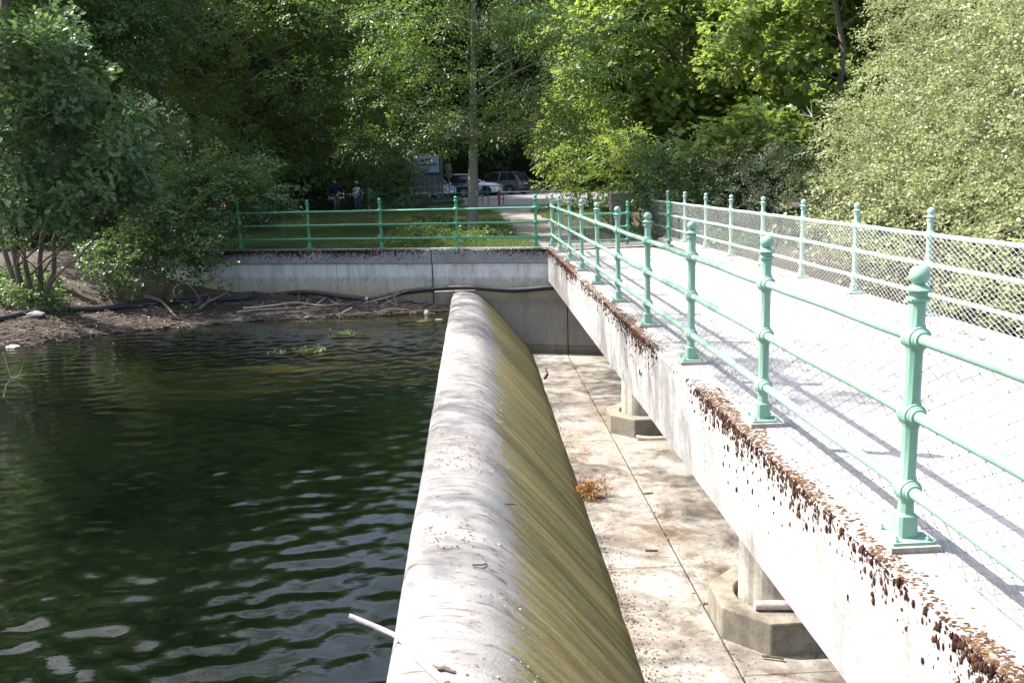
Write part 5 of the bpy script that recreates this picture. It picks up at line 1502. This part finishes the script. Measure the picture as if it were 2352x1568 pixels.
# dark green pipe barrier in front of the cars
gf = float(height(0, 48))
pb = tag(empty('pipe_fence', (-.5, 48, gf)), 'dark green tubular fence along the edge of the parking place', 'fence'); iv2 = Matrix.Translation(pb.location).inverted()
def fp(pts, rd, name='rail'):
    o = MB().tube(pts, rd, 8).build(name, M['green_dark'], pb); o.matrix_parent_inverse = iv2
xs = [-3.9, -3.2, -2.35, -.98, -.28, .52, .8, 1.64]
for z in (1.22, .87): fp([(-3.95, 48, z), (1.68, 48, z)], .024)
fp([(.8, 48, .5), (1.68, 48, .5)], .02); fp([(-2.35, 48, .5), (.52, 48, .48)], .02)
for x in xs: fp([(x, 48, gf - .1), (x, 48, 1.22)], .026, 'post')
# red brown post with its boom
gr_ = float(height(1.37, 47))
bo = tag(empty('boom_barrier', (1.37, 47, gr_)), 'red brown post carrying a long grey boom across the parking entrance', 'barrier'); iv2 = Matrix.Translation(bo.location).inverted()
o = MB().box((1.37, 47, gr_ + .40), (.115, .115, .95)).build('post', M['rust'], bo, smooth=False); o.matrix_parent_inverse = iv2; bevel(o, .012, 1)
o = MB().tube([(1.42, 46.95, .87), (6.2, 46.6, .86)], .035, 10).build('boom', M['galv'], bo); o.matrix_parent_inverse = iv2
# trail marker on the slim tree
mk = tag(empty('trail_marker', (.10, 27.51, 1.30)), 'small white and black trail marker plate on the slim tree trunk', 'marker'); iv2 = Matrix.Translation(mk.location).inverted()
c0, z0 = (.085, 27.505), float(at(1098, 443, 27.5)[2])
o = MB().box((c0[0] + .03, c0[1], z0), (.055, .008, .15), .6).build('plate', M['sign_white'], mk, smooth=False); o.matrix_parent_inverse = iv2
o = MB().box((c0[0] + .006, c0[1] - .020, z0 + .01), (.010, .006, .10), .6).build('black_bar', M['ink'], mk, smooth=False); o.matrix_parent_inverse = iv2

# ------------------------------------------------------------------ parked cars (x forward, origin under the middle)
def car(label, loc, heading, paint_, Ln, Wd, Ht, hood, belt, ws0, ws1, rr1, rr0, rim='rim', estate=True, rails=False, wheel_r=.32):
    """stations in metres from the middle: ws0 windscreen foot, ws1 its top, rr1 roof end, rr0 rear glass foot"""
    root = tag(empty('parked_car', loc, heading), label, 'car', 'cars in the parking place')
    h = Ln / 2
    def loft(st, ring, name, mat, par=root):
        V = []; F = []
        rows = [ring(*s_) for s_ in st]; n = len(rows[0])
        for rw in rows: V += rw
        for i in range(len(rows) - 1):
            for k in range(n):
                k2 = (k + 1) % n
                F.append((i * n + k, i * n + k2, (i + 1) * n + k2, (i + 1) * n + k))
        F += [tuple(range(n)), tuple((len(rows) - 1) * n + k for k in range(n - 1, -1, -1))]
        return MB().add(V, F).build(name, mat, par, True, 32)
    def ring(x, wv, zb, zt):
        w2 = wv / 2; zm = zb + (zt - zb) * .5
        half = [(w2 * .90, zb), (w2 * .985, zb + .10), (w2, zm), (w2 * .985, zt - .12), (w2 * .93, zt - .03), (w2 * .80, zt), (w2 * .3, zt + .02)]
        return [(x, a, z) for a, z in half] + [(x, -a, z) for a, z in half[::-1]]
    zb = .20
    st = [(-h, Wd * .80, .42, belt * .86), (-h + .05, Wd * .90, .30, belt * .93), (-h + .22, Wd * .97, zb, belt), (-h + .8, Wd, zb, belt + .02), (0, Wd, zb, belt), (ws0 - .15, Wd, zb, belt - .02), (ws0 + .25, Wd * .99, zb, hood + .02), (h - .55, Wd * .96, zb, hood - .05), (h - .22, Wd * .90, zb + .02, hood - .13), (h - .06, Wd * .80, .28, hood - .22), (h, Wd * .68, .36, hood - .30)]
    body = loft(st, ring, 'body', paint_)
    def gring(x, wv, z0, z1, wt):
        half = [(wv / 2, z0), ((wv * .35 + wt * .65) / 2, z0 + (z1 - z0) * .62), (wt / 2 * .96, z1 - .05), (wt / 2 * .80, z1), (wt / 2 * .3, z1 + .015)]
        return [(x, a, z) for a, z in half] + [(x, -a, z) for a, z in half[::-1]]
    gb_ = belt - .04
    gst = [(rr0, Wd * .86, gb_, gb_ + .04, Wd * .82), (rr0 + (rr1 - rr0) * .5, Wd * .90, gb_, gb_ + (Ht - gb_) * .60, Wd * .80), (rr1, Wd * .93, gb_, Ht - .05, Wd * .76), (rr1 + .35, Wd * .94, gb_, Ht - .012, Wd * .75), ((rr1 + ws1) / 2, Wd * .94, gb_, Ht, Wd * .75), (ws1 - .15, Wd * .94, gb_, Ht - .02, Wd * .75), (ws1, Wd * .93, gb_, Ht - .06, Wd * .74), ((ws0 + ws1) / 2, Wd * .91, gb_, gb_ + (Ht - gb_) * .55, Wd * .80), (ws0, Wd * .86, gb_, gb_ + .03, Wd * .84)]
    loft(gst, gring, 'windows', M['glass'])
    # roof skin and pillars
    def rring(x, wv, z0, z1, wt):
        half = [(wt / 2 * .985, z1 - .045), (wt / 2 * .83, z1 + .008), (wt / 2 * .3, z1 + .024)]
        return [(x, a, z) for a, z in half] + [(x, -a, z) for a, z in half[::-1]]
    loft(gst[2:7], rring, 'roof', paint_)
    def pil(x0, z0, w0, x1, z1, w1, rd):
        for s in (-1, 1):
            MB().tube([(x0, s * w0 / 2, z0), ((x0 + x1) / 2, s * (w0 * .42 + w1 * .58) / 2, (z0 + z1) / 2 + .01), (x1, s * w1 / 2, z1)], rd, 6).build('pillar', paint_, root)
    pil(ws0, gb_ + .03, Wd * .87, ws1, Ht - .07, Wd * .755, .028)
    pil(rr0 + .06, gb_ + .05, Wd * .90, rr1, Ht - .07, Wd * .76, .06)
    mid = (ws0 + rr0) / 2 + .05
    pil(mid, gb_, Wd * .955, mid - .03, Ht - .04, Wd * .765, .03)
    pil((mid + rr1) / 2 - .12, gb_, Wd * .955, (mid + rr1) / 2 - .05, Ht - .05, Wd * .765, .026)
    if rails:
        for s in (-1, 1): MB().tube([(rr1 + .1, s * Wd * .36, Ht - .01), (rr1 + .2, s * Wd * .365, Ht + .05), (ws1 - .3, s * Wd * .365, Ht + .05), (ws1 - .15, s * Wd * .36, Ht - .01)], .018, 6).build('roof_rail', M['chrome'], root)
    fx, rx = h - .86, -h + .80
    ty = MB().lathe([(wheel_r * .66, -.105), (wheel_r * .93, -.105), (wheel_r, -.07), (wheel_r, .07), (wheel_r * .93, .105), (wheel_r * .66, .105)], (0, 0, 0), 28, axis='y').mesh('tyre', M['tyre'], True, 40)
    rmb = MB().lathe([(.05, .10), (.055, .112), (.02, .118)], (0, 0, 0), 12, axis='y')
    for k in range(28):
        a0, a1 = 2 * math.pi * k / 28, 2 * math.pi * (k + 1) / 28
        r0, r1_ = wheel_r * .60, wheel_r * .68
        rmb.add([(r_0 * math.cos(a_), yy, r_0 * math.sin(a_)) for a_ in (a0, a1) for r_0, yy in ((r0, .107), (r1_, .112), (r1_, .122))], [(0, 1, 4, 3), (1, 2, 5, 4)])
    for k in range(10):
        a_ = 2 * math.pi * k / 10; ca, sa = math.cos(a_), math.sin(a_); pz = .022
        rmb.add([(ca * r_0 - sa * q, yy, sa * r_0 + ca * q) for r_0, yy in ((.03, .112), (wheel_r * .66, .114)) for q in (-pz, pz)], [(0, 1, 3, 2)])
    rim_me = rmb.mesh('rim', M[rim], False)
    hub = MB().lathe([(wheel_r * .66, -.02), (wheel_r * .66, .02)], (0, 0, 0), 24, axis='y').mesh('hub', M['trim'], False)
    arch = MB().lathe([(wheel_r * 1.17, -.10), (wheel_r * 1.17, .0)], (0, 0, 0), 28, axis='y').mesh('arch', M['trim'], False)
    for s in (-1, 1):
        for x in (fx, rx):
            ar = link('wheel_arch', arch, root, (x, s * (Wd / 2 - .02) + (0.035 if s > 0 else -.035), wheel_r + .03), (0, 0, 0 if s > 0 else math.pi))
            wh = link('wheel', ty, root, (x, s * (Wd / 2 - .075), wheel_r), (0, 0, 0 if s > 0 else math.pi))
            link('hub', hub, wh); link('rim', rim_me, wh)
            wh['kind'] = 'thing'
            del wh['kind']
        zz = hood - .27
        MB().sphere((h - .24, s * Wd * .34, zz + .03), (.17, .18, .085), 12, 8).build('headlight', M['lamp_clear'], root)
        MB().sphere((-h + .12, s * Wd * .425, belt - .08), (.13, .09, .13), 12, 8).build('tail_light', M['lamp_red'], root)
        MB().box((ws0 - .02, s * (Wd / 2 + .07), belt + .05), (.12, .16, .13)).build('mirror', paint_, root)
        o = MB().tube([(-h + .6, s * (Wd / 2 + .003), zb + .08), (h - 1.2, s * (Wd / 2 + .003), zb + .08)], .03, 6).build('sill', M['trim'], root)
    gr = MB()
    for k in range(4): gr.box((h - .045 - .01 * k, 0, hood - .23 - .045 * k), (.06, Wd * .42, .018))
    gr.build('grille', M['chrome'], root, smooth=False)
    MB().box((h - .02, 0, hood - .30), (.03, Wd * .40, .17)).build('grille_panel', M['trim'], root, smooth=False)
    MB().lathe([(.062, .0), (.062, .02), (.05, .024)], (h + .005, 0, hood - .30), 20, axis='x').build('badge', M['chrome'], root)
    MB().box((h - .01, 0, .40), (.03, .52, .11)).build('number_plate', M['plate'], root, smooth=False)
    MB().box((-h - .005, 0, belt - .25), (.03, .52, .11)).build('number_plate', M['plate'], root, smooth=False)
    MB().box((h - .10, 0, .28), (.16, Wd * .72, .10)).build('bumper_intake', M['trim'], root, smooth=False)
    MB().box((-h + .05, 0, .36), (.12, Wd * .80, .10)).build('bumper_strip', M['trim'], root, smooth=False)
    return root
def cz(x, y): return float(height(x, y)) + .05
def place_car(label, wx, wy, wheel_local, head_vec, *a, **k):
    """put the named wheel over (wx, wy)"""
    hd = math.atan2(head_vec[1], head_vec[0]); ca, sa = math.cos(hd), math.sin(hd)
    x = wx - (wheel_local[0] * ca - wheel_local[1] * sa); y = wy - (wheel_local[0] * sa + wheel_local[1] * ca)
    return car(label, (x, y, cz(x, y)), hd, *a, **k)
place_car('grey compact people carrier seen from behind with red tail light', 2.75, 65.4, (-1.35, .86), (-.80, .60), M['car_grey'], 4.3, 1.80, 1.63, 1.02, 1.02, 1.25, .55, -1.55, -1.98)
place_car('white saloon with its dark alloy front wheel showing behind the trunk', .95, 63.4, (1.44, -.86), (.95, -.30), M['car_white'], 4.6, 1.84, 1.47, .95, .95, .75, .0, -1.4, -2.05, rim='rim_dark', wheel_r=.33)
place_car('dark green estate car with silver roof rails between two other cars', -.62, 61.6, (-1.5, .86), (-.985, .17), M['car_darkgreen'], 4.6, 1.80, 1.52, .95, .95, 1.0, .35, -1.95, -2.2, rails=True)
place_car('silver blue car with chrome grille facing the path beside the notice stand', -1.42, 60.2, (1.2, .80), (.50, -.86), M['car_silver'], 4.2, 1.75, 1.46, .92, .94, .75, .1, -1.4, -1.95)
place_car('black car at the back half hidden by the bush', 4.45, 74.0, (1.35, -.86), (-.75, .66), M['car_black'], 4.4, 1.80, 1.48, .95, .95, .9, .2, -1.5, -2.05)

# ------------------------------------------------------------------ the two walkers
def person(label, loc, rz, scale, J, E, Rd, matfn, mats, hair_mat, hair_fn, head):
    """J joints, E bones, Rd radii -> skin, one continuous body; faces take the clothing material of their nearest bone"""
    names = list(J); ix = {k: i for i, k in enumerate(names)}
    me = bpy.data.meshes.new('person'); me.from_pydata([J[k] for k in names], [(ix[a], ix[b]) for a, b in E], [])
    o = bpy.data.objects.new('tmp', me); C.objects.link(o)
    md = o.modifiers.new('skin', 'SKIN'); md.use_smooth_shade = True; md.branch_smoothing = .4
    for k in names:
        sv = me.skin_vertices[0].data[ix[k]]; rr = Rd[k]
        sv.radius = rr if hasattr(rr, '__len__') else (rr, rr); sv.use_root = (k == 'pelvis')
    sb_ = o.modifiers.new('sub', 'SUBSURF'); sb_.levels = 2; sb_.render_levels = 2
    dg = bpy.context.evaluated_depsgraph_get(); dg.update()
    m2 = bpy.data.meshes.new_from_object(o.evaluated_get(dg))
    bpy.data.objects.remove(o)
    m2.materials.clear()
    for mm in mats: m2.materials.append(mm)
    segs = [(np.array(J[a]), np.array(J[b]), a, b) for a, b in E]
    for p in m2.polygons:
        c = np.array(p.center); best = None
        for a, b, na, nb_ in segs:
            ab = b - a; f = np.clip(np.dot(c - a, ab) / max(1e-9, np.dot(ab, ab)), 0, 1); dd = np.linalg.norm(c - a - ab * f)
            if best is None or dd < best[0]: best = (dd, na, nb_, f)
        p.material_index = matfn(best[1], best[2], best[3], c); p.use_smooth = True
    body = tag(link('person', m2, None, loc, (0, 0, rz)), label, 'person'); body.scale = (scale,) * 3
    hair_fn(body, head)
    hx, hy, hz = head
    for s in (-1, 1):
        MB().sphere((hx + s * .032, hy - .088, hz + .005), .013, 10, 6).build('eye', M['ink'], body)
        MB().sphere((hx + s * .083, hy, hz), (.014, .024, .034), 10, 6).build('ear', M['skin'], body)
    MB().sphere((hx, hy - .102, hz - .03), (.014, .022, .026), 10, 6).build('nose', M['skin'], body)
    MB().sphere((hx, hy - .088, hz - .068), (.026, .010, .006), 10, 6).build('mouth', plain('lips', (.30, .11, .09), .5), body)
    return body
def hand(J, E, Rd, wrist, palm_dir, side, pre):
    """palm and five fingers continuing from the wrist joint"""
    w = np.array(J[wrist]); d = np.array(palm_dir, float); d /= np.linalg.norm(d)
    sd = np.array(side, float); sd = sd - d * sd.dot(d); sd /= np.linalg.norm(sd)
    nrm_ = np.cross(d, sd)
    J[pre + 'palm'] = tuple(w + d * .055); Rd[pre + 'palm'] = (.034, .018); E.append((wrist, pre + 'palm'))
    for k, (o_, ln_) in enumerate(((-.027, .062), (-.009, .075), (.009, .07), (.027, .055))):
        a = w + d * .095 + sd * o_; b = a + d * ln_ * .55 + nrm_ * .008; c = b + d * ln_ * .4 + nrm_ * .02
        for q, pt in enumerate((a, b, c)):
            J[f'{pre}f{k}{q}'] = tuple(pt); Rd[f'{pre}f{k}{q}'] = .0085 - .001 * q
        E += [(pre + 'palm', f'{pre}f{k}0'), (f'{pre}f{k}0', f'{pre}f{k}1'), (f'{pre}f{k}1', f'{pre}f{k}2')]
    a = w + d * .045 - sd * .035; b = a + d * .035 - sd * .022
    J[pre + 't0'] = tuple(a); J[pre + 't1'] = tuple(b); Rd[pre + 't0'] = .010; Rd[pre + 't1'] = .008
    E += [(pre + 'palm', pre + 't0'), (pre + 't0', pre + 't1')]
def std_body():
    J = dict(pelvis=(0, 0, .93), belly=(0, -.01, 1.08), chest=(0, -.01, 1.30), neck0=(0, 0, 1.44), neck1=(0, -.015, 1.52), head0=(0, -.02, 1.60), head1=(0, -.015, 1.70))
    Rd = dict(pelvis=(.155, .115), belly=(.155, .125), chest=(.165, .12), neck0=(.075, .07), neck1=(.055, .056), head0=(.075, .09), head1=(.078, .092))
    E = [('pelvis', 'belly'), ('belly', 'chest'), ('chest', 'neck0'), ('neck0', 'neck1'), ('neck1', 'head0'), ('head0', 'head1')]
    return J, Rd, E
# walker in the navy sweater: mid stride, one hand swinging, one on the hip, head bent
J, Rd, E = std_body()
J.update(head0=(-.03, -.06, 1.585), head1=(-.045, -.075, 1.68), neck1=(-.015, -.03, 1.51))
for s, nm_ in ((-1, 'l'), (1, 'r')):
    J[nm_ + 'sh'] = (s * .19, 0, 1.39); Rd[nm_ + 'sh'] = .075; E.append(('chest', nm_ + 'sh'))
    J[nm_ + 'hip'] = (s * .095, 0, .86); Rd[nm_ + 'hip'] = .095; E.append(('pelvis', nm_ + 'hip'))
J.update(lel=(-.30, .02, 1.12), lwr=(-.345, -.10, .90), rel=(.40, .08, 1.18), rwr=(.26, -.06, 1.02))
Rd.update(lel=.052, lwr=.034, rel=.054, rwr=.036)
E += [('lsh', 'lel'), ('lel', 'lwr'), ('rsh', 'rel'), ('rel', 'rwr')]
J.update(lkn=(-.07, -.12, .50), lan=(-.06, .02, .10), lto=(-.06, -.16, .035), rkn=(.10, .0, .48), ran=(.10, .20, .12), rto=(.10, .05, .035))
Rd.update(lkn=.068, lan=.048, lto=.036, rkn=.068, ran=.048, rto=.036)
E += [('lhip', 'lkn'), ('lkn', 'lan'), ('lan', 'lto'), ('rhip', 'rkn'), ('rkn', 'ran'), ('ran', 'rto')]
hand(J, E, Rd, 'lwr', (-.1, -.25, -1), (0, -1, .2), 'lh_'); hand(J, E, Rd, 'rwr', (-.8, -.3, -.5), (0, -1, .2), 'rh_')
def mf1(a, b, f, c):
    if 'h_' in b: return 0
    if b in ('head0', 'head1', 'neck1'): return 0
    if b in ('lto', 'rto'): return 3
    if b in ('lhip', 'rhip', 'lkn', 'rkn', 'lan', 'ran') or c[2] < .90: return 2
    return 1
def hair1(body, head):
    MB().sphere((head[0], head[1] + .015, head[2] + .045), (.088, .100, .085), 16, 10).build('hair', M['hair_dark'], body)
    MB().tube([(-.07, -.05, 1.455), (-.02, -.095, 1.43), (.03, -.085, 1.435), (.07, -.03, 1.46)], .016, 8).build('collar', M['sign_white'], body)
g0 = float(height(-6.7, 44))
person('walker in navy sweater and taupe trousers striding with one hand on hip', (-6.72, 44.0, g0), .35, 1.0, J, E, Rd, mf1, [M['skin'], M['sweater'], M['trousers'], M['shoe']], M['hair_dark'], hair1, (-.04, -.07, 1.645))
# companion in the pale shirt and jeans
J, Rd, E = std_body()
for k in Rd:
    pass
for s, nm_ in ((-1, 'l'), (1, 'r')):
    J[nm_ + 'sh'] = (s * .17, 0, 1.37); Rd[nm_ + 'sh'] = .068; E.append(('chest', nm_ + 'sh'))
    J[nm_ + 'hip'] = (s * .09, 0, .86); Rd[nm_ + 'hip'] = .095; E.append(('pelvis', nm_ + 'hip'))
J.update(lel=(-.25, .05, 1.10), lwr=(-.18, -.12, .98), rel=(.30, .06, 1.10), rwr=(.25, -.08, .90)); Rd.update(lel=.048, lwr=.032, rel=.05, rwr=.032)
E += [('lsh', 'lel'), ('lel', 'lwr'), ('rsh', 'rel'), ('rel', 'rwr')]
J.update(lkn=(-.08, -.10, .50), lan=(-.02, .05, .10), lto=(-.02, -.12, .035), rkn=(.10, -.03, .48), ran=(.11, .10, .10), rto=(.11, -.06, .035)); Rd.update(lkn=.066, lan=.046, lto=.034, rkn=.066, ran=.046, rto=.034)
E += [('lhip', 'lkn'), ('lkn', 'lan'), ('lan', 'lto'), ('rhip', 'rkn'), ('rkn', 'ran'), ('ran', 'rto')]
hand(J, E, Rd, 'lwr', (.6, -.5, -.4), (0, -1, .4), 'lh_'); hand(J, E, Rd, 'rwr', (0, -.3, -1), (0, -1, .2), 'rh_')
def mf2(a, b, f, c):
    if 'h_' in b: return 0
    if b in ('head0', 'head1', 'neck1') or b in ('lwr', 'rwr'): return 0
    if b in ('lto', 'rto'): return 3
    if b in ('lhip', 'rhip', 'lkn', 'rkn', 'lan', 'ran') or c[2] < .88: return 2
    return 1
def hair2(body, head): MB().sphere((head[0], head[1] + .018, head[2] + .04), (.092, .105, .09), 16, 10).build('hair', M['hair_grey'], body)
person('walker in pale patterned shirt and blue jeans half hidden by the beech twigs', (-5.66, 44.0, g0), -.2, .90, J, E, Rd, mf2, [M['skin'], M['shirt'], M['jeans'], M['shoe']], M['hair_grey'], hair2, (0, -.02, 1.65))
